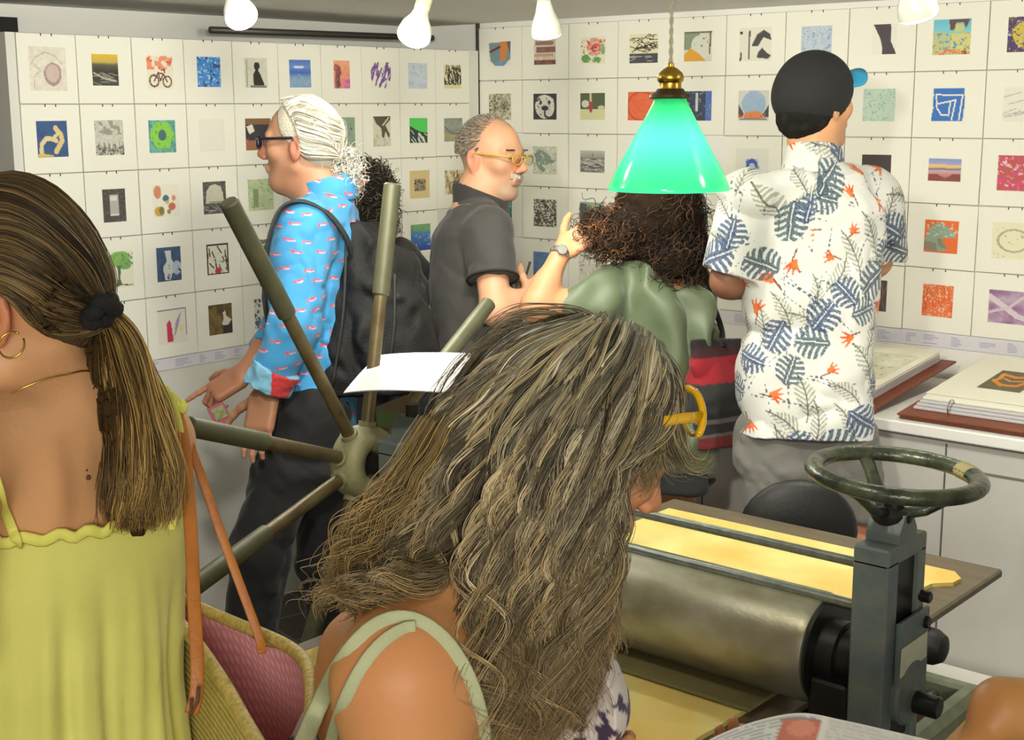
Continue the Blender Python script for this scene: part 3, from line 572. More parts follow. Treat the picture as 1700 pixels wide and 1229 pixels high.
# fifth row
R_(1, 4, 'blue print behind the raised forearm with the silver watch', [('bg', (70, 110, 166)), ('b', 1.5, (120, 150, 190), .6)], (.52, .5))
R_(2, 4, 'pale print with a faint red mark above the green sleeve', [('bg', (224, 222, 208)), ('b', 2, (196, 200, 196), .6), ('n', 2, (206, 110, 90), .8, .3, .8)], (.54, .54))
R_(5, 4, 'magenta print seen under the elbow of the floral shirt', [('bg', (230, 216, 214)), ('n', 2.4, (206, 50, 110), .05), ('n', 3, (90, 80, 150), .5)], (.54, .5))
R_(7, 4, 'dark brown striped print beside the hip of the floral shirt', [('bg', (66, 54, 54)), ('s', 8, .6, 100, .04, (110, 84, 76), .2, .9)], (.5, .5))
R_(8, 4, 'rough textured orange print near the binders', [('bg', (232, 104, 50)), ('n', 3.4, (240, 186, 150), .42), ('s', 20, .2, 90, .03, (206, 70, 30), .1, .9)], (.44, .5))
R_(9, 4, 'mauve print of soft wavy shapes at the right edge, bottom row', [('bg', (186, 160, 190)), ('b', .7, (120, 70, 116), .8), ('l', [(0, .2), (.4, .5), (.7, .75), (1, .85)], .16, (214, 200, 214)), ('l', [(.9, .1), (.5, .5), (0, .7)], .08, (206, 190, 206))], (.56, .5))

def strip(name, o, ex, nrm, length, h, label, seed):
    """a long paper strip of captions"""
    nx, nz = int(length/.004), 14; rs = np.random.RandomState(seed)
    C = np.ones((nz+1, nx+1, 3))*np.array([222, 220, 226.])
    x = 3
    while x < nx-14:
        wd = rs.randint(8, 20)
        for r in range(3, 12, 2):
            if rs.rand() < .85: C[r, x:x+int(wd*(.5+.5*rs.rand()))] = (176, 174, 196)
        x += wd+rs.randint(4, 16)
    V = np.array([o+ex*(i*length/nx)+np.array([0, 0, -h*j/nz])+nrm*.003 for j in range(nz+1) for i in range(nx+1)])
    i = np.arange(nz)[:, None]*(nx+1)+np.arange(nx)[None]; F = np.stack([i, i+nx+1, i+nx+2, i+1], -1).reshape(-1, 4)
    tag(npmesh(name, V, F, M_ink, col=lin(C.reshape(-1, 3))), label, 'caption strip', 'caption strips')
strip('caption_strip', np.array([.0, -(OL+9*WL), ZTL-5*PITCH-.002]), np.array([0, 1., 0]), np.array([1., 0, 0]), 9*WL, .036, 'pale strip of captions under the sheets on the left partition', 1)
strip('caption_strip', np.array([OR+2*WR, 0, ZTR-5*PITCH-.002]), np.array([1., 0, 0]), np.array([0, -1., 0]), 9*WR, .042, 'pale strip of captions under the sheets on the right wall', 2)
# ------------------------------------------------------------------ counter with binders
ZK, YK = .845, -.632
cn = thing('counter', 'long white counter under the sheets on the right wall', 'counter', (2.2, YK/2, 0))
MB().box((2.15, YK/2-.002, ZK-.016), (3.0, -YK-.006, .032), bev=.004).build('counter_top', M_ctop, cn)
MB().box((2.15, YK/2+.008, .42), (2.96, -YK-.03, .772)).build('front_panel', M_front, cn)
for xx in (1.42, 2.16, 2.9): MB().box((xx, YK+.0215, .42), (.004, .003, .76)).build('panel_seam', mat('seam_dark', (96, 94, 88)), cn)
MB().box((2.15, YK+.0215, .738), (2.9, .003, .005)).build('panel_seam', mat('seam_grey', (120, 118, 112)), cn)
pb = thing('low_platform', 'low white topped wooden platform at the foot of the counter', 'platform', (2.4, -.75, 0))
MB().box((2.52, -.735, .206), (.86, .2, .012)).build('platform_top', M_ctop, pb)
MB().box((2.52, -.735, .1), (.82, .18, .2)).build('platform_body', mat('brown_plinth', (84, 60, 48), .6), pb)

M_bind = mat('binder_brown', (128, 66, 38), .5, var=(40, (104, 50, 30), .6))
M_page = mat('binder_page', (238, 236, 218), .8)
M_sleeve = mat('plastic_sleeve', (206, 204, 206), .25)
def binder(label, x0, x1, prn, size, ring):
    """a ring binder lying open and tilted up against the wall"""
    yf, yb, zf, zb = -.612, -.075, ZK+.011, ZK+.066
    t = thing('ring_binder', label, 'binder', ((x0+x1)/2, -.35, ZK), 'ring binders on the counter')
    ey = unit((0, yb-yf, zb-zf)); L = math.hypot(yb-yf, zb-zf); ex = np.array([1., 0, 0]); n = np.cross(ex, ey); o = np.array([x0, yf, zf])
    def q(a, b, h): return o+ex*a+ey*b+n*h
    W_ = x1-x0; R = np.stack([ex, ey, n], 1)
    MB().box(q(W_/2, L/2, .003), (W_, L, .006), R, bev=.002).build('cover', M_bind, t)
    MB().box(q(W_/2, .02, -.008+.004), (W_*.98, .02, .012), R).build('front_edge', M_bind, t)
    for i in range(4): MB().box(q(W_*.5+.004*i-.01, L*.53, .010+.008*i), (W_*.84-.004*i, L*.86-.012*i, .007), R, bev=.001).build('page_block', M_sleeve if i < 3 else M_page, t)
    MB().box(q(W_*.5, L*.57, .0395), (W_*.82, L*.76, .001), R).build('page', M_page, t)
    C = paint(prn, int(x0*100)); a0, b0, a1, b1 = size
    V = np.array([q(W_*(a0+(a1-a0)*x), L*(b0+(b1-b0)*y), .0408) for x, y in zip(_gx.ravel(), 1-_gy.ravel())])
    i = np.arange(G)[:, None]*(G+1)+np.arange(G)[None]; Fq = np.stack([i, i+G+1, i+G+2, i+1], -1).reshape(-1, 4)
    npmesh('print', V, Fq, M_ink, t, col=lin(C.reshape(-1, 3)))
    th = np.linspace(0, 2*math.pi, 24, endpoint=False)
    for a in ring:
        MB().tube([q(W_*a, .05+.022*math.cos(k), .022+.024*math.sin(k)) for k in th], .002, 6, True).build('ring', mat('ring_steel', (190, 190, 186), .25, 1), t)
binder('open brown ring binder showing an orange and grey print, the nearer one on the counter', 2.02, 2.42, [('bg', (104, 92, 66)), ('b', 2, (84, 74, 60), .6), ('l', [(.15, .2), (.5, .3), (.8, .2)], .1, (232, 136, 30)), ('l', [(.12, .55), (.4, .75), (.75, .72), (.9, .4), (.8, .2)], .1, (228, 130, 28)), ('l', [(.15, .2), (.2, .45), (.12, .55)], .1, (226, 150, 50)), ('l', [(.3, .42), (.5, .52), (.75, .45)], .06, (232, 140, 40))], (.33, .38, .62, .72), (.32,))
binder('open brown ring binder with a pale print, beside the hip of the floral shirt', 1.56, 1.955, [('bg', (232, 230, 200)), ('b', 2, (196, 206, 180), .7), ('n', 2.6, (170, 180, 160), .5)], (.46, .3, .84, .78), (.6,))

# ------------------------------------------------------------------ etching press
M_blue = mat('press_blue_grey_paint', (84, 96, 98), .45, var=(22, (112, 116, 96), .6), bump=(90, .12))
M_blue2 = mat('press_worn_green_paint', (126, 132, 104), .5, var=(30, (96, 100, 84), .7))
M_black = mat('black_oxide', (38, 37, 35), .4, .5)
M_steel = mat('bright_steel_rod', (150, 156, 150), .28, .9, var=(60, (100, 104, 96), .5))
M_drum = mat('drum_steel', (166, 164, 148), .36, .7, var=(9, (112, 106, 70), .8, 6), bump=(120, .03), stretch=(1, 1.6, 1.6))
M_olive = mat('hub_olive_paint', (152, 150, 108), .55, var=(26, (110, 108, 80), .7), bump=(60, .15))
M_pipe = mat('worn_pipe', (112, 102, 70), .45, .35, var=(18, (84, 66, 42), .9), bump=(70, .1))
M_grip = mat('pipe_grip_olive', (98, 98, 74), .5, .3, var=(20, (78, 78, 58), .6))
M_bed = mat('press_bed_board', (106, 94, 72), .5, var=(7, (88, 78, 60), .8), stretch=(1, 6, 1))
M_felt = mat('yellow_felt', (226, 214, 136), .9, var=(6, (214, 168, 64), .7, 6), bump=(300, .2))
M_felt2 = mat('olive_felt', (112, 104, 62), .95, var=(14, (92, 86, 52), .6))
BX0, BX1, BY1, ZB = 1.85, 2.618, -1.407, .775
pr_ = thing('etching_press', 'large etching press with yellow felt on its bed and a steel roller', 'printing press', (2.25, -2.2, 0))
MB().box(((BX0+BX1)/2, (BY1-2.72)/2, ZB-.009), (BX1-BX0, BY1+2.72, .018), bev=.004).build('bed', M_bed, pr_)
# felt blanket with a ragged right edge
rs = np.random.RandomState(4); ys = np.linspace(-1.50, -2.69, 40); xr = 2.575+.006*np.cumsum(rs.randn(40))*.25-.01*np.linspace(0, 1, 40); xr[0] = 2.56; xr[1:7] = 2.585-np.array([.0, .002, .03, .034, .046, .02])
n = 40; top = [(x, y, ZB+.0075) for x, y in zip(xr, ys)]+[(1.90, y, ZB+.0075) for y in ys[::-1]]; bot = [(x, y, ZB) for x, y, _ in top]
npmesh('felt_blanket', top+bot, [tuple(range(2*n))[::-1]]+[(i, (i+1) % (2*n), 2*n+(i+1) % (2*n), 2*n+i) for i in range(2*n)], M_felt, pr_, smooth=False)
MB().box((2.235, -2.19, ZB+.0115), (.70, .22, .007), bev=.003).build('inner_felt', M_felt2, pr_)
YR, RR = -2.205, .083; ZR = ZB+.0155+RR
dr = MB(); dr.lathe((1.87, YR, ZR), (1, 0, 0), [(0, RR-.006), (.004, RR), (.772, RR), (.784, RR-.004), (.788, RR-.012), (.788, RR-.02)], 64).build('roller', M_drum, pr_, smooth='auto')
MB().lathe((2.6581, YR, ZR), (1, 0, 0), [(0, RR-.004), (.004, RR-.004), (.0042, .05), (.03, .048), (.032, .04), (.07, .04)], 40).build('roller_end', M_black, pr_, smooth='auto')
MB().cyl((1.80, YR, ZR), (1.87, YR, ZR), .04).build('roller_end', M_black, pr_, smooth='auto')
for yy, zz, rr in ((-2.16, 1.0, .0075), (-2.216, .956, .0085)):
    MB().cyl((1.83, yy, zz), (2.73, yy, zz), rr, n=20).build('tie_rod', M_steel, pr_, smooth='auto')

def upright(x0, s, full):
    """one side frame; s=+1 faces right"""
    xm = x0+.0265*s; yf, yb, ztop = -2.267, -2.142, 1.045
    u = MB().box((xm, yf+.018, .56), (.053, .036, .97), bev=.003).box((xm, yb-.010, .56), (.053, .020, .97), bev=.003)
    u.box((xm, (yf+yb)/2, ztop+.006), (.053, .125, .028), bev=.003)
    fr = u.build('side_frame', M_blue, pr_)
    MB().box((xm, (yf+yb)/2+.004, .90), (.036, .074, .275)).build('bearing_slide', M_black, pr_)
    MB().prism([(-.028, 0), (.028, 0), (.028, .018), (.012, .042), (-.012, .042), (-.028, .018)], .05, (xm-.025, (yf+yb)/2+.0, ztop+.016), (0, 1, 0), (0, 0, 1)).build('screw_nut', M_blue, pr_)
    MB().cyl((xm, -2.2, ztop+.05), (xm, -2.2, 1.125), .0135, n=20).build('screw', M_black, pr_, smooth='auto')
    if not full: return
    xf = x0+.0535
    MB().box((xf+.004, -2.187, .90), (.008, .098, .105), bev=.002).build('bearing_plate', M_blue, pr_)
    lb = MB().prism([(-2.231, .915), (-2.147, .9165), (-2.147, .878), (-2.232, .872)], .0012, (xf+.0085, 0, 0), (0, 1, 0), (0, 0, 1)).build('label_plate', mat('cream_label', (206, 208, 178), .5, var=(40, (184, 188, 160), .5)), pr_)
    lb['label'] = 'blank cream label plate'
    MB().lathe((xf-.01, -2.190, .838), (1, 0, 0), [(0, .05), (.016, .05), (.02, .046), (.02, .03)], 36).build('bearing_cap', M_blue, pr_, smooth='auto')
    MB().cyl((xf+.008, -2.176, .818), (xf+.046, -2.176, .818), .0165, bev=.003).build('knob', M_black, pr_, smooth='auto')
    for zz in (1.0, .962): MB().cyl((xf-.01, yb-.01, zz-.03), (xf+.014, yb-.01, zz-.03), .009, n=12, bev=.002).build('bolt', M_black, pr_, smooth='auto')
    MB().box((2.690, -2.205, .70), (.06, .12, .30), bev=.004).build('bearing_block', M_black, pr_)
    MB().box((2.748, -1.985, .685), (.04, .27, .085), bev=.012).build('bed_bracket', M_blue2, pr_)
    MB().box((2.70, -1.865, .70), (.13, .03, .05), bev=.006).build('bracket_arm', M_blue2, pr_)
    MB().cyl((2.766, -1.88, .672), (2.806, -1.88, .672), .016, n=12, bev=.003).build('bolt', M_black, pr_, smooth='auto')
    MB().cyl((2.69, -2.06, .70), (2.69, -1.88, .70), .009, n=16).build('screw', M_steel, pr_, smooth='auto')
upright(2.722, 1, True); upright(1.825, -1, False)
MB().box((2.275, -2.2, .11), (1.0, .07, .07), bev=.005).build('base_beam', M_blue, pr_)
MB().box((1.80, -2.2, .04), (.08, .55, .08), bev=.01).build('foot', M_blue, pr_); MB().box((2.748, -2.2, .04), (.08, .55, .08), bev=.01).build('foot', M_blue, pr_)
MB().box((2.275, -2.2, .72), (.9, .10, .07), bev=.005).build('lower_roller', M_black, pr_)
MB().lathe((2.30, -1.74, .722), (1, 0, 0), [(0, .03), (.30, .034), (.33, .032), (.345, .024), (.35, .012)], 28).build('support_roller', mat('black_rubber', (30, 29, 28), .55), pr_, smooth='auto')
MB().box((2.3, -1.62, .68), (.5, .03, .12)).build('roller_bracket', M_black, pr_)
# hand wheel on the right screw
M_wheel = mat('wheel_black_green_enamel', (46, 52, 44), .3, .3, var=(30, (104, 108, 84), .8, 6), bump=(80, .2))
hc = np.array([2.7485, -2.2, 1.150]); hn = unit((.05, .02, 1)); e1, e2 = perp(hn)
hw = MB(); th = np.linspace(0, 2*math.pi, 64, endpoint=False); RW = .112
rim = [hc+hn*.006+RW*(math.cos(a)*e1+math.sin(a)*e2) for a in th]
MB().tube(rim, .0142, 16, True, flat=(np.array([unit(p-hc) for p in rim]), .8)).build('hand_wheel_rim', M_wheel, pr_, smooth=True)
for i, a in enumerate((1.9, 1.9+2.094, 1.9+4.189)):
    d = math.cos(a)*e1+math.sin(a)*e2
    MB().tube([hc-hn*.050+d*.012, hc-hn*.040+d*.045, hc-hn*.012+d*.085, hc+hn*.004+d*.11], np.array([.014, .012, .0105, .012]), 10, flat=(np.cross(hn, d), .6)).build('hand_wheel_spoke', M_wheel, pr_, smooth=True)
MB().lathe(hc-hn*.082, hn, [(0, .016), (.012, .018), (.014, .024), (.026, .030), (.034, .030), (.040, .022), (.042, .010)], 28).build('hand_wheel_hub', M_black, pr_, smooth='auto')
tp = [hc+hn*.006+RW*(math.cos(a)*e1+math.sin(a)*e2) for a in np.linspace(-.16, .12, 8)+math.atan2(RT@e2, RT@e1)+.25]
MB().tube(tp, .0145, 12, flat=(np.array([unit(p-hc) for p in tp]), .85)).build('tape_wrap', mat('old_tape', (170, 160, 110), .7), pr_, smooth=True)
# star wheel on the left
hb = np.array([1.688, -2.225, 1.0]); ta = math.radians(8); nx_ = np.array([math.cos(ta), math.sin(ta), 0]); ey_ = np.array([-math.sin(ta), math.cos(ta), 0])
MB().lathe(hb-nx_*.034, nx_, [(0, .04), (0, .056), (.008, .067), (.02, .071), (.05, .071), (.062, .066), (.068, .056), (.066, .034), (.05, .027), (.046, .0)], 48, cap=False).build('star_wheel_hub', M_olive, pr_, smooth=True)
MB().cyl(hb-nx_*.034, hb+nx_*.13, .022).build('star_wheel_shaft', M_black, pr_, smooth='auto')
for a, L in ((122.6, .61), (78.1, .533), (30, .505), (160.2, .472), (193.9, .462), (241, .44), (285, .45), (330, .45)):
    a = math.radians(a); d = ey_*math.cos(a)+np.array([0, 0, 1])*math.sin(a)
    sp = MB().cyl(hb+d*.055, hb+d*L*.97, .0125, n=20, bev=.003).build('spoke', M_pipe, pr_, smooth='auto')
    MB().cyl(hb+d*L*.60, hb+d*L, .0168, n=20, bev=.003).build('spoke_grip', M_grip, sp, smooth='auto')
    sp2 = MB().cyl(hb+d*.062, hb+d*.078, .017, n=16).build('spoke_collar', M_olive, sp, smooth='auto')

# loose papers by the press
M_sheet = mat('white_copy_paper', (238, 236, 234), .8)
c4 = [onZ(570, 641, 1.178), onZ(737, 651, 1.183), onZ(812, 588, 1.186), onZ(630, 580, 1.183)]
nu, nv = 16, 10; V = []; Cc = []
for j in range(nv+1):
    for i in range(nu+1):
        a, b = i/nu, j/nv; p = (c4[0]*(1-a)+c4[1]*a)*(1-b)+(c4[3]*(1-a)+c4[2]*a)*b
        p = p+np.array([0, 0, .012*math.sin(a*math.pi*.8+.4)*math.sin(b*math.pi)-.012*(1-a)**3]); V.append(p)
V = np.array(V); i = np.arange(nv)[:, None]*(nu+1)+np.arange(nu)[None]; F = np.stack([i, i+1, i+nu+2, i+nu+1], -1).reshape(-1, 4)
nV = len(V); F2 = np.concatenate([F, F[:, ::-1]+nV])
s = npmesh('paper_sheet', np.concatenate([V, V-np.array([0, 0, .0015])]), F2, mat('printed_copy_paper', (240, 238, 236), .8, var=(90, (214, 212, 214), .5), stretch=(1, 4, 1)))
tag(s, 'white sheet of paper lying on the left screw of the press behind the grey hair', 'paper')
lf = thing('leaflet', 'small green and maroon leaflet on the press behind the lower right spoke', 'leaflet', P(655, 690, 2.62))
a, b, c, d = P(622, 676, 2.64), P(676, 655, 2.66), P(690, 712, 2.66), P(628, 722, 2.64)
npmesh('leaflet_page', [a, b, c, d], [(0, 1, 2, 3)], mat('leaflet_ink', (70, 96, 40), .5, var=(16, (96, 34, 40), 1.)), lf, smooth=False)

# ------------------------------------------------------------------ black swivel chair between press and counter
M_chair = mat('black_chair_vinyl', (26, 25, 24), .5, bump=(80, .08))
ch = thing('chair', 'black chair with a rounded back behind the press bed', 'chair', (2.03, -1.17, 0))
cb = MB(); bc = P(1325, 868, 3.04)
bx = unit(RT*np.array([1, 1, 0])+np.array([.05, -.06, 0])); by = np.cross((0, 0, 1), bx); Rb = np.stack([bx, by, [0, 0, 1.]], 1)
cb.sphere(bc+np.array([0, 0, -.02]), (.132, .035, .120), 28, Rb).build('backrest', M_chair, ch, smooth=True)
sc_ = bc+by*.2; sc_[2] = .47
MB().sphere(sc_, (.2, .2, .035), 28).build('seat', M_chair, ch, smooth=True)
MB().tube(smoothcurve([bc+by*.03+np.array([0, 0, -.1]), bc+by*.03+np.array([0, 0, -.28]), sc_+np.array([0, 0, -.03])-by*.1, sc_+np.array([0, 0, -.035])], 14), .014, 8).build('back_support', M_black, ch, smooth=True)
MB().cyl(sc_+np.array([0, 0, -.03]), (sc_[0], sc_[1], .07), .022).build('column', M_black, ch, smooth='auto')
for k in range(5):
    a = k*1.257+.3; e = np.array([sc_[0]+.19*math.cos(a), sc_[1]+.19*math.sin(a), .05])
    MB().tube([(sc_[0], sc_[1], .085), e], np.array([.02, .012]), 8).build('leg', M_black, ch, smooth=True)
    MB().sphere(e+np.array([0, 0, -.025]), .025, 12).build('caster', M_black, ch, smooth=True)

# ------------------------------------------------------------------ green pendant lamp
lp = np.array([1.966, -1.62, 0]); zt, zb = 1.682, 1.497
pl = thing('pendant_lamp', 'green glass pendant lamp hanging on a twisted cord', 'lamp', (lp[0], lp[1], zb))
mg = bpy.data.materials.new('green_cased_glass'); mg.use_nodes = True; nt = mg.node_tree; nt.nodes.clear()
out = nt.nodes.new('ShaderNodeOutputMaterial'); tr = nt.nodes.new('ShaderNodeBsdfTranslucent'); df = nt.nodes.new('ShaderNodeBsdfDiffuse'); gl = nt.nodes.new('ShaderNodeBsdfGlossy'); m1 = nt.nodes.new('ShaderNodeMixShader'); m2 = nt.nodes.new('ShaderNodeMixShader'); fr = nt.nodes.new('ShaderNodeFresnel')
tr.inputs[0].default_value = rgba((58, 234, 140)); df.inputs[0].default_value = rgba((8, 130, 104)); gl.inputs['Roughness'].default_value = .12; m1.inputs[0].default_value = .3
nt.links.new(tr.outputs[0], m1.inputs[1]); nt.links.new(df.outputs[0], m1.inputs[2]); nt.links.new(fr.outputs[0], m2.inputs[0]); nt.links.new(m1.outputs[0], m2.inputs[1]); nt.links.new(gl.outputs[0], m2.inputs[2]); nt.links.new(m2.outputs[0], out.inputs[0])
pf = [(0, .031), (.012, .034), (.05, .054), (.10, .081), (.15, .109), (.178, .1215), (.186, .1245), (.188, .1235)]
MB().lathe((lp[0], lp[1], zt+.002), (0, 0, -1), pf, 64, cap=False).build('glass_shade', mg, pl, smooth=True)
M_brass = mat('brass', (176, 140, 52), .3, 1., var=(50, (120, 92, 40), .5)); M_brz = mat('dark_bronze', (70, 58, 38), .4, .8)
MB().lathe((lp[0], lp[1], 1.640), (0, 0, 1), [(.038, .041), (.040, .043), (.046, .041), (.052, .030), (.058, .026)], 36).build('gallery_ring', M_brz, pl, smooth='auto')
MB().lathe((lp[0], lp[1], 1.695), (0, 0, 1), [(0, .024), (.004, .022), (.014, .022), (.018, .026), (.026, .027), (.034, .0235), (.042, .014), (.046, .007), (.052, .007), (.054, .004)], 32).build('lamp_holder', M_brass, pl, smooth='auto')
for ph in (0, math.pi):
    zz = np.linspace(1.745, ZC, 90); MB().tube([(lp[0]+.0022*math.cos(ph+z*160), lp[1]+.0022*math.sin(ph+z*160), z) for z in zz], .0024, 6).build('twisted_cord', mat('grey_fabric_cord', (150, 142, 122), .8), pl, smooth=True)
M_bulb = mat('lamp_bulb', (255, 250, 235), .4, emit=((255, 248, 230), 24))
MB().sphere((lp[0], lp[1], 1.585), (.024, .024, .03), 20).build('bulb', M_bulb, pl, smooth=True)
MB().cyl((lp[0], lp[1], 1.612), (lp[0], lp[1], 1.684), .014).build('socket', M_brz, pl, smooth='auto')
lamp('POINT', (lp[0], lp[1], 1.548), None, 1.2, (1, .95, .84), .02)

# ------------------------------------------------------------------ ceiling spotlights
M_cream = mat('cream_enamel', (222, 214, 176), .45); M_opal = mat('reflector_bulb_white', (238, 236, 226), .25)
M_face = mat('lit_bulb_face', (255, 252, 240), .4, emit=((255, 250, 236), 22))
def spot(label, face, aim, e, fix, ang=105):
    face = np.asarray(face, float); d = unit(np.asarray(aim, float)-face); b = face-d*.075
    t = thing('ceiling_spotlight', label, 'spotlight', (b[0], b[1], b[2]), 'ceiling spotlights')
    MB().lathe(b, d, [(-.012, .014), (0, .017), (.02, .022), (.045, .033), (.062, .0365), (.07, .036)], 32).build('reflector_bulb', M_opal, t, smooth='auto')
    MB().lathe(b+d*.0702, d, [(0, .0355), (.004, .032), (.007, .022), (.008, .004)], 28).build('bulb_face', M_face, t, smooth='auto')
    MB().cyl(b-d*.055, b-d*.008, .017, bev=.003).build('socket', M_cream, t, smooth='auto')
    c = np.array([fix[0], fix[1], ZC-.012])
    MB().tube([b-d*.045, (b-d*.045+c)/2+np.array([0, 0, .012]), c], .0115, 10).build('arm', M_cream, t, smooth=True)
    MB().cyl(c+np.array([0, 0, -.006]), c+np.array([0, 0, .012]), .03, bev=.004).build('ceiling_plate', M_cream, t, smooth='auto')
    lamp('POINT', face+d*.03, None, 1.6, (1, .96, .88), .03)
    lamp('SPOT', face+d*.02, aim, e, (1, .96, .86), .03, ang, .7)
spot('white ceiling spotlight with a long bright bulb above the left partition', P(402, 30, 2.95), P(640, 560, 2.45), 16, (1.2, -1.93))
spot('white ceiling spotlight on a jointed cream arm near the room corner', P(686, 62, 2.9), P(560, 480, 2.55), 18, (1.45, -1.80))
spot('white ceiling spotlight above the brown banded print', P(908, 60, 3.15), P(950, 520, 3.5), 20, (1.44, -1.36))
spot('white ceiling spotlight above the hut print on the right wall', P(1526, 30, 2.5), P(1640, 520, 2.75), 18, (2.40, -1.46))
# ------------------------------------------------------------------ people: shared builders
def cone_flat(S, a, b, ra, rb, k=.02, ends=(False, True)):
    """tapered limb with flat ends (sleeves, trouser legs)"""
    a = np.asarray(a, np.float32); b = np.asarray(b, np.float32); ba = b-a; L = float(np.linalg.norm(ba)); R = max(ra, rb)
    def f(p):
        pa = p-a; h = (pa@ba)/(L*L); hc = np.clip(h, 0, 1)
        d = np.linalg.norm(pa-hc[..., None]*ba, axis=-1)-(ra+(rb-ra)*hc)
        if ends[1]: d = np.maximum(d, (h-1)*L)
        if ends[0]: d = np.maximum(d, -h*L)
        return d
    S.ops.append((f, np.minimum(a, b)-R, np.maximum(a, b)+R, k, False)); return S

def add_head(S, c, fwd, up, s=1., face=True, neck=None, rneck=.055):
    """head in its own frame: x towards the face, y to the left ear, z to the crown"""
    R = basis(fwd, up); c = np.asarray(c, float)
    def g(x, y, z): return c+R@np.array([x, y, z])*s
    S.ell(g(-.012, 0, .03), np.array([.098, .076, .088])*s, R, k=.02)
    S.ell(g(.030, 0, -.03), np.array([.062, .058, .085])*s, R, k=.03)
    S.ball(g(.070, 0, -.098), .021*s, k=.03)
    for q in (1, -1):
        S.cone(g(.0, .052*q, -.055), g(.062, .016*q, -.098), .018*s, .017*s, k=.025)
        S.ball(g(.058, .042*q, -.016), .024*s, k=.02)
        S.cone(g(.083, .012*q, .026), g(.072, .044*q, .026), .011*s, .010*s, k=.015)
        S.ell(g(-.012, .080*q, -.008), np.array([.020, .008, .034])*s, R@rotz(-.35*q)@np.array([[math.cos(.2), 0, -math.sin(.2)], [0, 1, 0], [math.sin(.2), 0, math.cos(.2)]]), k=.008)
        S.ell(g(-.010, .089*q, -.006), np.array([.011, .006, .018])*s, R, k=.004, sub=True)
    if face:
        for q in (1, -1):
            S.ball(g(.098, .031*q, .007), .012*s, k=.014, sub=True); S.ball(g(.0775, .031*q, .006), .0128*s, k=.004)
            S.ball(g(.102, .013*q, -.030), .0085*s, k=.008)
        S.cone(g(.088, 0, .014), g(.114, 0, -.022), .0085*s, .0115*s, k=.014)
        S.cone(g(.094, -.017, -.056), g(.094, .017, -.056), .0065*s, k=.008); S.cone(g(.091, -.014, -.066), g(.091, .014, -.066), .0075*s, k=.008)
        S.cone(g(.104, -.02, -.0608), g(.104, .02, -.0608), .0032*s, k=.004, sub=True)
    if neck is not None: S.cone(np.asarray(neck, float), g(-.022, 0, -.055), rneck*1.12*s, rneck*s, k=.03)
    return R, g

def add_hand(S, wrist, fdir, back, side, curl=(.3, .3, .3, .3), s=1., thumb=.5, k=.008):
    """fdir: towards the fingers; back: normal of the back of the hand; side=+1 when the thumb lies on back x fdir"""
    x = unit(fdir); z = unit(np.asarray(back, float)-x*(np.asarray(back, float)@x)); y = np.cross(z, x)*side; w = np.asarray(wrist, float)
    def g(a, b, c): return w+(x*a+y*b+z*c)*s
    R = np.stack([x, y, z], 1)
    S.rbox(g(.052, 0, 0), np.array([.048, .040, .0145])*s, .013*s, R if np.linalg.det(R) > 0 else R*np.array([1, -1, 1]), k=.02)
    for i in range(4):
        base = np.array([[.094, .029], [.099, .0095], [.095, -.0105], [.084, -.028]][i]); L = [.072, .080, .074, .058][i]; a = curl[i] if hasattr(curl, '__len__') else curl
        p = g(base[0], base[1], .002); an = a*.7; r = [.0088, .009, .0086, .0076][i]*s; sp = (1.5-i)*.05
        for j, fr in enumerate((.44, .31, .25)):
            d = x*math.cos(an)-z*math.sin(an)+y*sp; q = p+d*L*fr*s
            S.cone(p, q, r*(1-.08*j), r*(.92-.08*j), k=.003 if j == 0 else .004); p = q; an += a
    p = g(.022, .034, -.006); d = x*.55+y*.75-z*.25*thumb
    for j, L in enumerate((.036, .032, .026)):
        d = unit(d+(x*.35-z*.3*thumb)*.5*j); q = p+d*L*s; S.cone(p, q, (.0125-.0015*j)*s, (.011-.0012*j)*s, k=.008); p = q
    return g

def add_limb(S, a, b, c, r, k=.02):
    """two tapered segments a-b-c with radii r=(start, before joint, after joint, end) and a muscle belly"""
    a, b, c = (np.asarray(q, float) for q in (a, b, c))
    S.cone(a, b, r[0], r[1], k=k); S.cone(b, c, r[2], r[3], k=k)
    S.cone(b+(c-b)*.12, b+(c-b)*.42, r[2]*1.04, r[2]*.98, k=k)

def add_foot(S, ankle, fdir, s=1., r=.036):
    f = unit((fdir[0], fdir[1], 0)); a = np.asarray(ankle, float); z = np.array([0, 0, 1.])
    S.cone(a, a-z*.04*s-f*.02*s, r*s, .034*s, k=.03); S.cone(np.array([a[0], a[1], .038])-f*.03*s, np.array([a[0], a[1], .026])+f*.13*s, .036*s, .026*s, k=.03)
    S.cone(np.array([a[0], a[1], .034])+f*.06*s, np.array([a[0], a[1], .03])+f*.12*s, .04*s, .03*s, k=.02)

M_skin = mat('skin', attr=True, rough=.5, sss=.12, bump=(160, .06), spec=.35)
M_hair = mat('hair_strands', attr=True, rough=.55, spec=.35)
M_hbase = mat('hair_mass', attr=True, rough=.95, spec=.1, bump=(220, .5))
M_cloth = mat('cloth_woven', attr=True, rough=.85, bump=(260, .12), sheen=.1)
def body(name, S, root, base, regions=(), res=.005, smooth=2, mottle=.05):
    V, F = S.mesh(res, smooth=smooth)
    c = lin(base)[None]*(1+mottle*fbm(V, 14, 2)[:, None])
    c = c*np.array([1, 1, 1])+np.array([.012, -.004, -.004])*np.clip(noise(V, 22, 5), 0, 1)[:, None]
    for ctr, rad, colr, amt in regions:
        d = np.linalg.norm((V-np.asarray(ctr))/np.asarray(rad), axis=1); w = np.clip((1-d)*2.5, 0, 1)[:, None]*amt
        c = c*(1-w)+lin(colr)*w
    return npmesh(name, V, F, M_skin, root, col=np.clip(c, 0, 1))

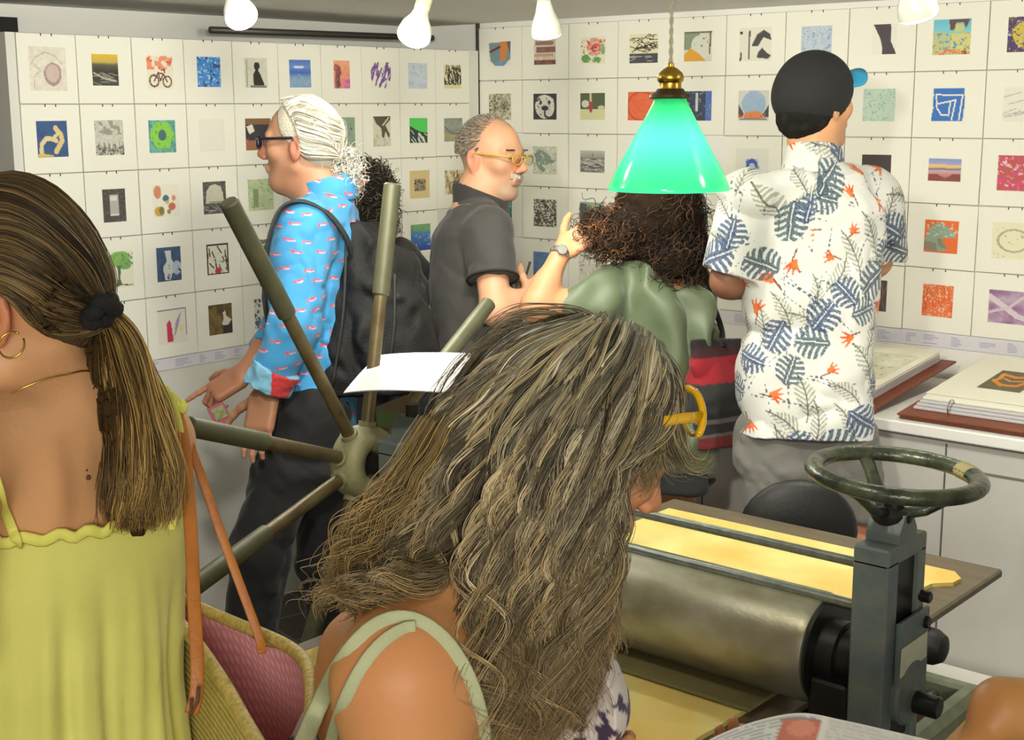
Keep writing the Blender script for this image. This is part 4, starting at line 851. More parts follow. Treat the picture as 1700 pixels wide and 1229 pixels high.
def cloth(name, S, root, colfn, res=.005, fold=.0, scale=9., m=None, smooth=2, dirn=None, seed=0):
    def disp(p):
        q = p if dirn is None else p*np.asarray(dirn, np.float32)
        a = fbm(q+.03*noise(p, 11, seed+9)[:, None], scale, seed); return fold*(1-2*np.abs(a))*.8
    V, F = S.mesh(res, disp if fold else None, smooth)
    c = colfn(V) if callable(colfn) else np.tile(lin(colfn), (len(V), 1))
    return npmesh(name, V, F, m or M_cloth, root, col=np.clip(c, 0, 1))

def guide_hair(name, guides, n, root, palette, K=26, clump=12, wave=(.008, .055), spread=.006, layer=.05, rad=(.0006, .0010), seed=0, away=None, tipcol=None, order=None, endjit=.12, wave0=.25, m=None, core=None, puff=.010, pj=1.):
    """strands that run between neighbouring guide curves; clumps share a wave"""
    rs = np.random.RandomState(seed); G_ = np.array([smoothcurve(g, K) for g in guides], np.float32); ng = len(G_)
    nc = max(1, n//clump); cv = []; cc = []; rr = []
    t = np.linspace(0, 1, K)
    av = np.asarray(away if away is not None else FW, np.float32)
    for c in range(nc):
        w = rs.rand()*(ng-1); i = min(int(w), ng-2); f = w-i
        base = G_[i]*(1-f)+G_[i+1]*f
        base = base+av*(layer*rs.rand()**1.6)
        if core is not None:                                        # lie on the head instead of passing through it
            dv = base-CAM; ds = np.linalg.norm(dv, axis=1); nd = ds.copy(); lift = .002+puff*rs.rand()
            for q_ in range(K):
                u_ = dv[q_]/ds[q_]; h_ = core.ray_cast(Vector(CAM), Vector(u_))
                if h_[0] is not None and h_[3]-lift < ds[q_]: nd[q_] = h_[3]-lift
            for _ in range(3): nd[1:-1] = np.minimum(nd[1:-1], (nd[:-2]+2*nd[1:-1]+nd[2:])/4)
            base = CAM+dv*(nd/ds)[:, None]
        T = np.gradient(base, axis=0); T /= np.linalg.norm(T, axis=1)[:, None]; sd = np.cross(T, av); sd /= np.linalg.norm(sd, axis=1)[:, None]+1e-6
        seg = np.concatenate([[0], np.cumsum(np.linalg.norm(np.diff(base, axis=0), axis=1))]); L = seg[-1]
        ph = 2.6*math.sin(w*2.3)+rs.rand()*1.3*pj; ph2 = ph+1.4+rs.rand()*.6; lam = wave[1]*(.85+.3*rs.rand()); A = wave[0]*(.6+.7*rs.rand())
        env = wave0*t+(1-wave0)*t**1.5
        pc = np.array(palette[rs.randint(len(palette))], float); kk = int(clump*(.6+.8*rs.rand()))+1
        off0 = sd*rs.randn()*spread
        for k in range(kk):
            e = rs.randn(2)*spread*.55; a_ = A*(.85+.3*rs.rand()); p1 = ph+rs.randn()*.18
            o = base+off0*(.3+.7*t[:, None])+sd*(a_*env*np.sin(p1+6.283*seg/lam)+e[0]*(.5+.8*t))[:, None]+av*(a_*.8*env*np.sin(ph2+6.283*seg/lam*.93)+e[1]*.7)[:, None]
            cut = 1-endjit*rs.rand()
            ti = np.linspace(0, cut, K); o = np.stack([np.interp(ti, t, o[:, q]) for q in range(3)], 1)
            b = pc*(.82+.36*rs.rand()); col = np.tile(b, (K, 1))
            if tipcol is not None: q = (t**1.6*(.4+.6*rs.rand()))[:, None]; col = col*(1-q)+np.array(tipcol, float)*(.8+.4*rs.rand())*q
            col = col*(.9+.1*np.sin(t*9+rs.rand()*6)[:, None])
            cv.append(o); cc.append(lin(np.clip(col, 0, 255))); r0 = rad[0]+(rad[1]-rad[0])*rs.rand(); rr.append(r0*np.clip(1.15-t**3*.75, .3, 1.2))
    V, F, C = strands(np.array(cv), np.array(rr), np.array(cc))
    return npmesh(name, V, F, m or M_hair, root, col=C)

from mathutils.bvhtree import BVHTree
def objvf(o):
    me = o.data; v = np.empty(len(me.vertices)*3, np.float32); me.vertices.foreach_get('co', v); f = np.empty(len(me.loops), np.int32); me.loops.foreach_get('vertex_index', f)
    return v.reshape(-1, 3), f.reshape(-1, 4)
def bvh(*vf):
    V = []; F = []; n = 0
    for v, f in vf: V += np.asarray(v).tolist(); F += (np.asarray(f)+n).tolist(); n += len(v)
    return BVHTree.FromPolygons(V, F)
def curls(name, ctrs, n, root, palette, R=.011, L=.10, seed=0, rad=(.001, .0016), turns=2.6, down=.8, K=22):
    """ctrs: list of (centre, radii) blobs; springy curls leave their surface"""
    rs = np.random.RandomState(seed); cv, cc, rr = [], [], []; t = np.linspace(0, 1, K)
    wts = np.array([np.prod(r)**(2/3) for _, r in ctrs]); wts /= wts.sum()
    for _ in range(n):
        c, r = ctrs[rs.choice(len(ctrs), p=wts)]; d = unit(rs.randn(3)); p = np.asarray(c)+d*np.asarray(r)*(.86+.16*rs.rand())
        tdir = unit(rs.randn(3)*.55+np.array([0, 0, -down])+d*.1); tdir = unit(tdir-d*(tdir@d)*.75); e1, e2 = perp(tdir)
        ln = L*(.5+.8*rs.rand()); rd = R*(.5+.8*rs.rand()); ph = rs.rand()*6.28; tn = turns*(.7+.6*rs.rand())
        o = p+tdir*(t[:, None]-.3)*ln+(e1*np.cos(ph+6.28*tn*t)[:, None]+e2*np.sin(ph+6.28*tn*t)[:, None])*rd*(.5+.6*t[:, None])
        b = np.array(palette[rs.randint(len(palette))], float)*(.75+.5*rs.rand())
        cv.append(o); cc.append(lin(np.clip(np.tile(b, (K, 1)), 0, 255))); rr.append(np.full(K, rad[0]+(rad[1]-rad[0])*rs.rand())*np.clip(1.1-t**4*.7, .3, 1))
    V, F, C = strands(np.array(cv), np.array(rr), np.array(cc)); return npmesh(name, V, F, M_hair, root, col=C)

def gnd(px, py, z=0.): q = onZ(px, py, z); return q
def down(p, z): return np.array([p[0], p[1], z])

def onbody(px, py, off=.003, dflt=1.2):
    r_ = unit(ray(px, py)); ok, loc, nr_, *_ = SC.ray_cast(bpy.context.evaluated_depsgraph_get(), Vector(CAM), Vector(r_))
    return (np.array(loc), np.array(nr_)) if ok else (P(px, py, dflt), -r_)
def bodyband(pix, w, name, m, root):
    pts = smoothcurve(np.array([(a, b, 0) for a, b in pix], float), 40)[:, :2]; Q = []
    bpy.context.view_layer.update()
    for a, b in pts:
        loc, n_ = onbody(a, b); Q.append(loc)
    Q = np.array(Q)
    for _ in range(6): Q[1:-1] = (Q[:-2]+Q[1:-1]*2+Q[2:])/4
    Q = Q-FW*.004
    tdir = np.gradient(Q, axis=0); nn = np.cross(tdir, FW); nn /= np.linalg.norm(nn, axis=1)[:, None]
    return MB().tube(Q, w, 12, flat=(nn, .3)).build(name, m, root, smooth=True)
# ------------------------------------------------------------------ man with the white ponytail, blue shirt and black backpack
fA = unit((-.757, -.636, 0)); lA = np.cross((0, 0, 1), fA); Z3 = np.array([0, 0, 1.])
dA = 3.63
hA = P(499, 240, dA); nkA = P(545, 335, dA)
shL, elL, wrL = P(506, 380, dA-.185), P(490, 545, dA-.24), P(440, 652, dA-.20)
shR, elR, wrR = P(556, 376, dA+.17), P(470, 545, dA+.17), P(404, 622, dA+.06)
pelA = P(520, 690, dA)
hipL, hipR = pelA+lA*.085, pelA-lA*.085
knL, knR = P(430, 915, dA-.10), P(540, 930, dA+.10)
anL, anR = onZ(402, 1190, .085), onZ(575, 1120, .085)
tA = thing('person', 'man with a white ponytail and dark glasses in a blue patterned shirt', 'person', (pelA[0], pelA[1], 0))
fAh = unit((-.83, -.49, -.03))
S = SDF(); RA, gA = add_head(S, hA, fAh, Z3+fA*.02, .98, neck=nkA, rneck=.06)
S.cone(gA(.045, 0, -.098), nkA+fA*.045+Z3*.02, .034, .04, k=.03)
S.loft([(pelA-Z3*.06, .09, .13), (P(522, 600, dA), .095, .14), (P(520, 480, dA), .105, .155), (P(535, 400, dA), .10, .17), (P(545, 350, dA), .06, .11)], fA, k=.03)
add_limb(S, shL, elL, wrL, (.052, .042, .042, .028)); add_limb(S, shR, elR, wrR, (.052, .042, .042, .028))
add_limb(S, hipL, knL, anL, (.085, .055, .055, .038)); add_limb(S, hipR, knR, anR, (.085, .055, .055, .038)); add_foot(S, anL, fA); add_foot(S, anR, fA)
add_hand(S, wrL, P(424, 745, dA-.22)-wrL, lA+fA*.3, -1, (.15, .2, .25, .3))
hRdir = P(345, 640, dA+.04)-wrR
add_hand(S, wrR, hRdir+np.array([0, 0, -.03]), Z3+lA*.6, -1, (.05, 1.0, 1.1, 1.1), thumb=1.)
body('body', S, tA, (184, 136, 106), [(gA(.1, 0, -.02), (.03, .04, .05), (196, 122, 98), .6), (gA(-.012, .082, -.008), (.03, .02, .05), (204, 128, 108), .6), (gA(.094, 0, -.06), (.016, .03, .012), (170, 96, 84), .7), (gA(0, .05, -.09), (.06, .06, .05), (176, 120, 92), .4), (wrR, (.16, .16, .16), (172, 112, 84), .6), (wrL, (.14, .14, .14), (150, 104, 76), .7)], res=.0042)
# hair: swept back to a tail at the nape
S = SDF(); S.ell(gA(-.022, 0, .036), (.097, .083, .09), RA, k=.02); S.ell(gA(-.06, 0, -.02), (.058, .068, .058), RA, k=.02)
S.cut(gA(.040, 0, .06), RA@unit((1, 0, -.25))); S.cut(gA(-.006, 0, -.012), RA@unit((.75, 0, -.65)))
V, F = S.mesh(.004); coreA = bvh((V, F)); npmesh('hair', V, F, M_hbase, tA, col=np.tile(lin((196, 190, 172)), (len(V), 1)))
tie = gA(-.100, 0, -.046); gs = []
for a in np.linspace(-2.1, 2.1, 17):
    st = gA(.046-.045*abs(a)**1.3, .066*math.sin(a), .088*math.cos(a)+.034-.012*abs(a)); mid = gA(-.045, .086*math.sin(a), .02+.106*math.cos(a)); mid2 = gA(-.105, .06*math.sin(a), .0+.07*math.cos(a))
    gs.append([st, gA(.005-.03*abs(a)*.6, .083*math.sin(a), .03+.097*math.cos(a)), mid, mid2, tie])
guide_hair('hair_strands', gs, 3000, tA, [(226, 222, 204), (200, 194, 172), (236, 234, 222), (182, 174, 150)], K=18, clump=8, wave=(.002, .08), spread=.004, layer=.004, rad=(.0009, .0015), seed=3, away=-lA*.2-Z3, endjit=.02, core=coreA, puff=.003)
cv = [(tie-fA*.018-Z3*.008, (.036, .038, .034)), (tie-fA*.008-Z3*.045, (.032, .034, .034))]
curls('ponytail', cv, 520, tA, [(236, 232, 216), (210, 204, 186), (246, 244, 236), (190, 184, 168)], R=.010, L=.08, seed=5, rad=(.0009, .0014))
MB().tube([tie-fA*.004+.014*(math.cos(a)*lA+math.sin(a)*Z3) for a in np.linspace(0, 6.28, 18, endpoint=False)], .004, 8, True).build('hair_tie', mat('grey_elastic', (110, 116, 120), .6), tA, smooth=True)
# glasses
M_gl = mat('dark_spectacle_frame', (34, 36, 46), .3); M_lens = mat('clear_lens', (236, 240, 240), .05)
_b = M_lens.node_tree.nodes['Principled BSDF']; _b.inputs['Transmission Weight'].default_value = 1; _b.inputs['IOR'].default_value = 1.05
def glasses(parent, g, mf, s=1., z0=.006, r=(.021, .017), x0=.108, name='glasses', th=.0022):
    root = MB(); cyc = np.linspace(0, 6.283, 26, endpoint=False)
    for q in (1, -1):
        root.tube([g(x0-.004*abs(math.cos(a))*(q*math.cos(a) > 0), .0325*q+r[0]*math.cos(a), z0+r[1]*math.sin(a)) for a in cyc], th, 8, True)
        root.tube([g(x0-.004, .053*q, z0+.006), g(x0-.02, .072*q, z0+.008), g(x0-.075, .080*q, z0+.008), g(-.005, .082*q, z0+.008), g(-.018, .082*q, z0-.008)], th*1.3, 6)
    root.tube([g(x0, -.0125, z0+.006), g(x0+.004, 0, z0+.009), g(x0, .0125, z0+.006)], th, 6)
    fr = root.build(name, mf, parent, smooth=True)
    for q in (1, -1):
        V = [g(x0, .0325*q, z0)]+[g(x0, .0325*q+r[0]*math.cos(a), z0+r[1]*math.sin(a)) for a in cyc]
        npmesh('lens', V, [(0, 1+i, 1+(i+1) % 26) for i in range(26)], M_lens, fr, smooth=False)
    return fr
glasses(tA, gA, M_gl, z0=.012, th=.0032)
M_brow = mat('eyebrow_hair', (170, 160, 140), .7)
# shirt
SHIRT_A = lin((66, 152, 206))
def fish(V):
    """small red fish printed in offset rows over the blue cloth"""
    c = SHIRT_A*(1+.10*fbm(V, 6, 1)[:, None])+np.zeros((len(V), 3))
    u = V@fA+.35*(V@lA); v = V[:, 2]; row = np.floor(v/.034); uu = u/.058+.5*(row % 2)+.23*np.sin(row*12.9); ix = np.floor(uu); a = (uu-ix-.5)*.058; b = v-(row+.5)*.034+.006*np.sin(ix*7.7+row*3.1); a = a+.008*np.sin(ix*3.3+row*5.7)
    b = b+a*.18*np.sin(ix*5.1+row)
    bodym = (np.abs(a) < .0125) & (np.abs(b) < .0036*(1.05-(a/.0125)**2)); tail = (a > .009) & (a < .0165) & (np.abs(b) < (a-.008)*.75)
    belly = bodym & (b < -.0004)
    c[bodym | tail] = lin((206, 84, 92)); c[belly] = lin((226, 178, 190)); return c
S = SDF(); S.loft([(pelA-Z3*.05, .112, .155), (P(526, 615, dA), .112, .158), (P(520, 500, dA), .122, .175), (P(533, 410, dA), .115, .185), (P(538, 345, dA), .078, .13)], fA, k=.03)
S.cone(nkA+(0, 0, -.0), nkA+fA*.0+Z3*.028, .073, .066, k=.02); S.cone(P(545, 350, dA), shL, .06, .068, k=.03); S.cone(P(545, 350, dA), shR, .06, .068, k=.03)
S.cone(shL, elL, .080, .068, k=.02); cone_flat(S, elL, elL+(wrL-elL)*.86, .062, .05, k=.02); S.cone(shR, elR, .072, .06, k=.02); cone_flat(S, elR, elR+(wrR-elR)*.5, .06, .05, k=.02)
S.cut(pelA-Z3*.06, (0, 0, -1)); S.cut(nkA+Z3*.052-fA*.01, Z3+fA*.25)
cloth('shirt', S, tA, fish, res=.0032, fold=.010, scale=8, seed=2)
S = SDF(); a, b = elL+(wrL-elL)*.60, elL+(wrL-elL)*.93; cone_flat(S, a, b, .062, .060, ends=(True, True)); S.cone(a-(b-a)*.1, b+(b-a)*.5, .046, .046, k=.002, sub=True)
def cuffc(V): c = np.tile(lin((120, 178, 206)), (len(V), 1)); m = (((V-b)@unit(lA*.75-fA*.65)) > .052) & ((V-b)@unit(fA*.75+lA*.65) < .022) & ((V-(a+b)/2)@unit(b-a) > -.03); c[m] = lin((196, 52, 58)); return c
cloth('rolled_cuff', S, tA, cuffc, res=.0032, fold=.004, scale=22)
S = SDF(); S.cone(nkA+Z3*.028-fA*.006, nkA+Z3*.058+fA*.004, .073, .067, k=.01); S.cone(nkA+Z3*.02, nkA+Z3*.09, .058, .058, k=.002, sub=True); S.cut(nkA+Z3*.006, (0, 0, -1)); S.cut(nkA+Z3*.066+fA*.0, Z3+fA*.25)
cloth('collar', S, tA, fish, res=.0035)
S = SDF(); S.cone(hipL+Z3*.02, knL, .098, .078, k=.03); S.cone(hipR+Z3*.02, knR, .098, .078, k=.03); cone_flat(S, knL, down(anL, .03)*1, .078, .066, k=.03); cone_flat(S, knR, down(anR, .03), .078, .066, k=.03); S.loft([(pelA-Z3*.12, .112, .165), (pelA+Z3*.05, .105, .148)], fA, k=.03)
cloth('trousers', S, tA, (13, 13, 14), res=.006, fold=.010, scale=8, seed=4)
for an in (anL, anR):
    S = SDF(); add_foot(S, an, fA, 1.1); V, F = S.mesh(.006); npmesh('shoe', V, F, mat('black_shoe_leather', (24, 22, 20), .4), tA)
# card held in the right hand
kA = thing('card', 'small pink and green card held under the pointing hand of the ponytail man', 'card', P(365, 692, dA+.02))
c_ = P(365, 690, dA+.0); MB().box(c_, (.048, .003, .062), basis(fA, (0, 0, 1))@np.array([[.9, 0, .42], [0, 1, 0], [-.42, 0, .9]])).build('card_back', mat('pink_card', (176, 96, 116), .5), kA)
MB().box(c_+lA*.003+Z3*.008, (.036, .001, .034), basis(fA, (0, 0, 1))@np.array([[.9, 0, .42], [0, 1, 0], [-.42, 0, .9]])).build('card_picture', mat('green_card_print', (128, 136, 84), .5, var=(60, (190, 186, 150), .7)), kA)
# backpack
M_pack = mat('black_pack_nylon', (11, 11, 11), .7, bump=(240, .25)); M_strap = mat('grey_webbing', (46, 46, 42), .7, bump=(400, .2))
bA = -fA
pk = thing('backpack', 'large black backpack on the back of the ponytail man', 'backpack', P(630, 660, dA))
S = SDF(); S.loft([(P(612, 655, dA), .14, .15), (P(628, 600, dA), .155, .165), (P(625, 500, dA), .135, .165), (P(610, 420, dA), .085, .15), (P(592, 375, dA), .04, .12)], bA, k=.03, power=3)
S.ell(P(665, 560, dA), (.09, .12, .16), basis(bA), k=.03); S.ell(P(655, 450, dA-.01), (.07, .11, .07), basis(bA), k=.03); S.rbox(P(690, 590, dA), (.035, .1, .1), .03, basis(bA), k=.03)
cloth('main_bag', S, pk, (11, 11, 11), res=.0055, fold=.014, scale=7, m=M_pack, seed=8)
def strap(pts, w, name, m=M_strap, ratio=.22, nrm=None, parent=None, n=40):
    q = smoothcurve(pts, n); return MB().tube(q, w, 12, flat=(np.tile(np.asarray(nrm, float), (n, 1)), ratio)).build(name, m, parent, smooth=True)
dn = dA-.262
strap([P(590, 440, dn+.16), P(574, 392, dn+.09), P(540, 350, dn+.05), P(500, 334, dn+.03), P(468, 345, dn+.015), P(450, 385, dn), P(441, 440, dn+.02), P(440, 500, dn+.05), P(450, 560, dn+.10)], .023, 'shoulder_strap', nrm=lA, parent=pk)
strap([P(600, 400, dA+.1), P(585, 365, dA+.1), P(575, 345, dA+.13), P(545, 335, dA+.16), P(520, 350, dA+.2)], .022, 'shoulder_strap', nrm=lA, parent=pk)
strap([P(584, 372, dA-.05), P(593, 366, dA-.04), P(612, 382, dA-.03), P(618, 398, dA-.03)], .008, 'grab_handle', nrm=lA, parent=pk)
for x0, y0, x1, y1 in ((575, 400, 552, 640), (655, 455, 640, 640)):
    MB().tube(smoothcurve([P(x0, y0, dA-.165), P((x0+x1)/2+6, (y0+y1)/2, dA-.18), P(x1, y1, dA-.155)], 16), .004, 6).build('zip', M_strap, pk, smooth=True)

# ------------------------------------------------------------------ person with dark curls, hidden behind the backpack
tB = thing('person', 'person with dark curly hair mostly hidden behind the black backpack', 'person', down(P(640, 600, 4.3), 0))
hB = P(600, 330, 4.25); fB = unit((-.5, .85, 0)); lB = np.cross((0, 0, 1), fB); nkB = P(622, 405, 4.28); pB = P(645, 680, 4.3)
S = SDF(); add_head(S, hB, fB, Z3, .98, neck=nkB, face=False)
S.loft([(down(pB, .86), .09, .13), (down(pB, 1.1), .085, .12), (P(632, 480, 4.3), .10, .15), (P(625, 425, 4.3), .06, .1)], fB)
sR, eR, wR_ = P(668, 425, 4.40), P(703, 470, 4.50), P(672, 540, 4.62); add_limb(S, sR, eR, wR_, (.046, .038, .036, .026)); add_hand(S, wR_, fB+Z3*-.3, Z3, 1, .3)
sL, eL, wL_ = P(575, 430, 4.2), P(560, 520, 4.2), P(560, 600, 4.3); add_limb(S, sL, eL, wL_, (.046, .038, .036, .026)); add_hand(S, wL_, fB-Z3*.5, Z3, -1, .3)
for q in (1, -1): add_limb(S, down(pB, .86)+lB*.08*q, down(pB, .47)+lB*.09*q, down(pB, .085)+lB*.09*q, (.085, .055, .052, .036)); add_foot(S, down(pB, .085)+lB*.09*q, fB)
body('body', S, tB, (186, 132, 96), res=.008)
S = SDF(); S.loft([(down(pB, .80), .11, .15), (down(pB, 1.1), .1, .14), (P(632, 480, 4.3), .115, .165), (P(625, 425, 4.3), .07, .115)], fB); S.cone(sR, sR+(eR-sR)*.6, .062, .056); S.cone(sL, eL, .06, .055)
cloth('top', S, tB, (46, 44, 44), res=.009, fold=.008)
S = SDF()
for q in (1, -1): S.cone(down(pB, .86)+lB*.08*q, down(pB, .47)+lB*.09*q, .095, .07); S.cone(down(pB, .47)+lB*.09*q, down(pB, .1)+lB*.09*q, .07, .06)
cloth('trousers', S, tB, (40, 42, 50), res=.01, fold=.008)
S = SDF(); S.ell(hB+Z3*.01, (.105, .105, .11), k=.02); S.ell(hB-Z3*.06-fB*.02, (.1, .1, .08), k=.02); V, F = S.mesh(.006); npmesh('hair', V, F, M_hbase, tB, col=np.tile(lin((30, 27, 22)), (len(V), 1)))
curls('hair_curls', [(hB+Z3*.012, (.112, .112, .115)), (hB-Z3*.065-fB*.01, (.11, .108, .08))], 1300, tB, [(52, 46, 38), (72, 64, 52), (104, 94, 78), (38, 34, 28)], R=.011, L=.09, seed=11, rad=(.0011, .0017))

# ------------------------------------------------------------------ man in the dark polo shirt
dC = 4.2; fC = unit((.72, .69, 0)); lC = np.cross((0, 0, 1), fC); fCh = unit((.985, .12, -.07))
hC = P(817, 262, dC); nkC = P(790, 330, dC); pC = P(795, 655, dC)
sR, eR, wR_ = P(812, 385, dC-.17), P(822, 516, dC-.24), P(880, 492, dC-.16)
sL, eL, wL_ = P(795, 380, dC+.17), P(805, 500, dC+.24), P(864, 470, dC+.17)
tC = thing('person', 'balding man with a moustache and yellow glasses in a dark grey polo shirt', 'person', down(pC, 0))
S = SDF(); RC, gC = add_head(S, hC, fCh, Z3+fC*.06, 1.04, neck=nkC, rneck=.06)
S.loft([(pC-Z3*.05, .10, .15), (P(795, 570, dC), .125, .15), (P(782, 470, dC), .12, .16), (P(780, 390, dC), .105, .17), (P(788, 345, dC), .07, .11)], fC)
add_limb(S, sR, eR, wR_, (.055, .043, .044, .03)); add_limb(S, sL, eL, wL_, (.055, .043, .044, .03))
add_hand(S, wR_, P(905, 476, dC-.12)-wR_+Z3*.01, -lC+Z3*.4, 1, (.6, .7, .8, .8), thumb=1.); add_hand(S, wL_, P(884, 474, dC+.12)-wL_, lC+Z3*.6, -1, (.5, .6, .7, .8))
for q in (1, -1): add_limb(S, pC+lC*.085*q, down(pC, .48)+lC*.1*q, down(pC, .085)+lC*.1*q, (.09, .058, .055, .04)); add_foot(S, down(pC, .085)+lC*.1*q, fC)
grey = (150, 140, 122)
regC = [(gC(-.05, 0, .03), (.105, .11, .105), (158, 140, 116), .75), (gC(.085, 0, .075), (.05, .06, .04), (226, 170, 128), .6), (gC(-.012, -.082, -.008), (.03, .02, .05), (222, 132, 106), .8), (gC(.1, 0, -.015), (.03, .035, .04), (222, 130, 100), .7), (gC(.094, 0, -.061), (.014, .026, .008), (140, 72, 62), .8),
        (gC(.07, 0, -.09), (.06, .07, .05), (172, 146, 124), .75), (gC(.086, .031, .006), (.012, .014, .006), (70, 50, 36), .9), (gC(.086, -.031, .006), (.012, .014, .006), (70, 50, 36), .9)]
body('body', S, tC, (208, 158, 124), regC, res=.0042)
rs = np.random.RandomState(12); cv, cc = [], []
for _ in range(3600):
    a, b = rs.rand()*6.283, math.acos(1-1.25*rs.rand()); d = np.array([math.sin(b)*math.cos(a), math.sin(b)*math.sin(a), math.cos(b)])
    if d[0] > .5-.35*abs(d[1]) : continue
    if d[0] > .3 and d[2] > .4: continue
    if d[0] > .05 and d[2] > .6 and rs.rand() < .4: continue
    if d[0] > .25 and d[2] < .1: continue
    p = gC(-.012+.100*d[0], .078*d[1], .03+.090*d[2]); q = RC@unit(d+np.array([-.5, 0, -.5])); t4 = np.linspace(0, 1, 4)[:, None]
    cv.append(p+q*t4*.013); cc.append(np.tile(lin(np.array((168, 160, 146.))*(.7+.5*rs.rand())), (4, 1)))
V, F, C = strands(np.array(cv), np.full((len(cv), 4), .0009), np.array(cc)); npmesh('hair', V, F, M_hbase, tC, col=C)
cv, cc = [], []
for _ in range(420):
    y = (rs.rand()*2-1)*.030; p = gC(.099-.35*abs(y), y, -.043+.006*rs.rand()); q = RC@unit((.35, y*14, -1)); t4 = np.linspace(0, 1, 4)[:, None]
    cv.append(p+q*t4*.012); cc.append(np.tile(lin(np.array((176, 168, 152.))*(.75+.5*rs.rand())), (4, 1)))
V, F, C = strands(np.array(cv), np.full((len(cv), 4), .0009), np.array(cc)); npmesh('moustache', V, F, M_hair, tC, col=C)
for q_ in (1, -1):
    cv, cc = [], []
    for _ in range(60):
        y = q_*(.016+.034*rs.rand()); p = gC(.096-.25*abs(y), y, .027+.004*rs.rand()); q = RC@unit((.2, q_*1., .1)); cv.append(p+q*np.linspace(0, 1, 4)[:, None]*.01); cc.append(np.tile(lin(np.array((120, 104, 84.))*(.75+.5*rs.rand())), (4, 1)))
    V, F, C = strands(np.array(cv), np.full((len(cv), 4), .0009), np.array(cc)); npmesh('eyebrow', V, F, M_hair, tC, col=C)
glasses(tC, gC, mat('yellow_spectacle_frame', (196, 166, 50), .3), z0=.004, r=(.022, .015), x0=.112, th=.0022)
S = SDF(); S.loft([(pC-Z3*.03, .118, .165), (P(795, 570, dC), .142, .165), (P(782, 470, dC), .135, .175), (P(780, 390, dC), .118, .18), (P(788, 350, dC), .08, .12)], fC)
S.cone(P(788, 350, dC), sR, .062, .07, k=.03); S.cone(P(788, 350, dC), sL, .062, .07, k=.03); cone_flat(S, sR, sR+(eR-sR)*.62, .074, .074, k=.015); cone_flat(S, sL, sL+(eL-sL)*.62, .072, .07, k=.015)
S.cut(pC-Z3*.03, (0, 0, -1)); S.cut(nkC+Z3*.022, Z3+fC*.3)
cloth('polo_shirt', S, tC, lambda V: lin((62, 60, 56))*(1+.08*fbm(V, 5, 3)[:, None]), res=.0045, fold=.006, scale=7, seed=6)
ax_ = unit(Z3-fC*.05)
S = SDF(); S.cone(nkC-ax_*.03+fC*.012, nkC+ax_*.03, .088, .072, k=.01); S.cone(nkC-Z3*.03, nkC+ax_*.14, .064, .064, k=.002, sub=True); S.cut(nkC+ax_*.034, unit(Z3+fC*.42)); S.cut(nkC-Z3*.055, unit(-Z3-fC*.3)); cloth('collar', S, tC, (52, 50, 48), res=.004)
MB().tube([sR+(eR-sR)*.60+.0755*(math.cos(a)*perp(unit(eR-sR))[0]+math.sin(a)*perp(unit(eR-sR))[1]) for a in np.linspace(0, 6.283, 30, endpoint=False)], .004, 6, True).build('sleeve_band', mat('black_rib', (40, 39, 38), .9), tC, smooth=True)
S = SDF()
for q in (1, -1): S.cone(pC+lC*.085*q, down(pC, .48)+lC*.1*q, .105, .078, k=.03); cone_flat(S, down(pC, .48)+lC*.1*q, down(pC, .03)+lC*.1*q, .078, .07, k=.03)
S.loft([(pC-Z3*.1, .12, .17), (pC+Z3*.03, .115, .155)], fC); cloth('trousers', S, tC, (34, 33, 34), res=.008, fold=.008)
pn = thing('pen', 'thin black pen held in the hand of the man in the dark polo shirt', 'pen', P(874, 465, dC-.1)); pn_a, pn_b = P(870, 468, dC-.12), P(880, 435, dC-.10)
MB().cyl(pn_a, pn_b, .0035, n=10).build('barrel', M_black, pn, smooth='auto'); MB().cyl(pn_a-(pn_b-pn_a)*.12, pn_a, .006, n=10).build('cap', M_black, pn, smooth='auto')
# ------------------------------------------------------------------ woman in the green blouse
dD = 3.76; fD = unit((-.32, .95, 0)); lD = np.cross((0, 0, 1), fD)
hD = P(1096, 362, dD); nkD = P(1092, 447, dD); pD = P(1072, 745, dD-.04)
sL, eL, wL_ = P(1006, 496, dD-.04), P(888, 512, dD-.10), P(934, 414, dD-.06)
sR, eR, wR_ = P(1150, 455, dD+.05), P(1158, 545, dD+.02), P(1120, 600, dD+.22)
tD = thing('person', 'woman with brown curls in a loose green blouse lifting a hand to her hair', 'person', down(pD, 0))
S = SDF(); RD, gD = add_head(S, hD, unit(fD+lD*.25), Z3, .98, neck=nkD, rneck=.05)
S.loft([(pD-Z3*.06, .085, .125), (P(1092, 640, dD), .08, .115), (P(1098, 545, dD), .085, .125), (P(1090, 480, dD), .075, .14), (P(1090, 455, dD), .05, .09)], fD)
add_limb(S, sL, eL, wL_, (.046, .038, .037, .025)); add_limb(S, sR, eR, wR_, (.046, .038, .037, .025))
add_hand(S, wL_, P(985, 382, dD-.05)-wL_, -fD*.8+Z3*.4, 1, (.5, .6, .7, .8), s=.95, thumb=.6); add_hand(S, wR_, fD*.9-Z3*.3, Z3, 1, .4, s=.95)
for q in (1, -1): add_limb(S, pD+lD*.07*q-Z3*.03, down(pD, .47)+lD*.08*q, down(pD, .085)+lD*.08*q, (.074, .056, .052, .036)); add_foot(S, down(pD, .085)+lD*.08*q, fD, .95)
body('body', S, tD, (206, 148, 108), [(eL, (.05, .05, .05), (190, 124, 90), .4), (eR, (.1, .1, .1), (150, 100, 76), .6)], res=.0048)
def greenc(V): return lin((86, 99, 70))*(1+.10*fbm(V, 5, 3)[:, None])
S = SDF(); S.loft([(pD-Z3*.05, .140, .175), (P(1104, 640, dD), .128, .160), (P(1107, 545, dD), .125, .165), (P(1090, 485, dD), .11, .165), (P(1093, 462, dD), .06, .105)], fD)
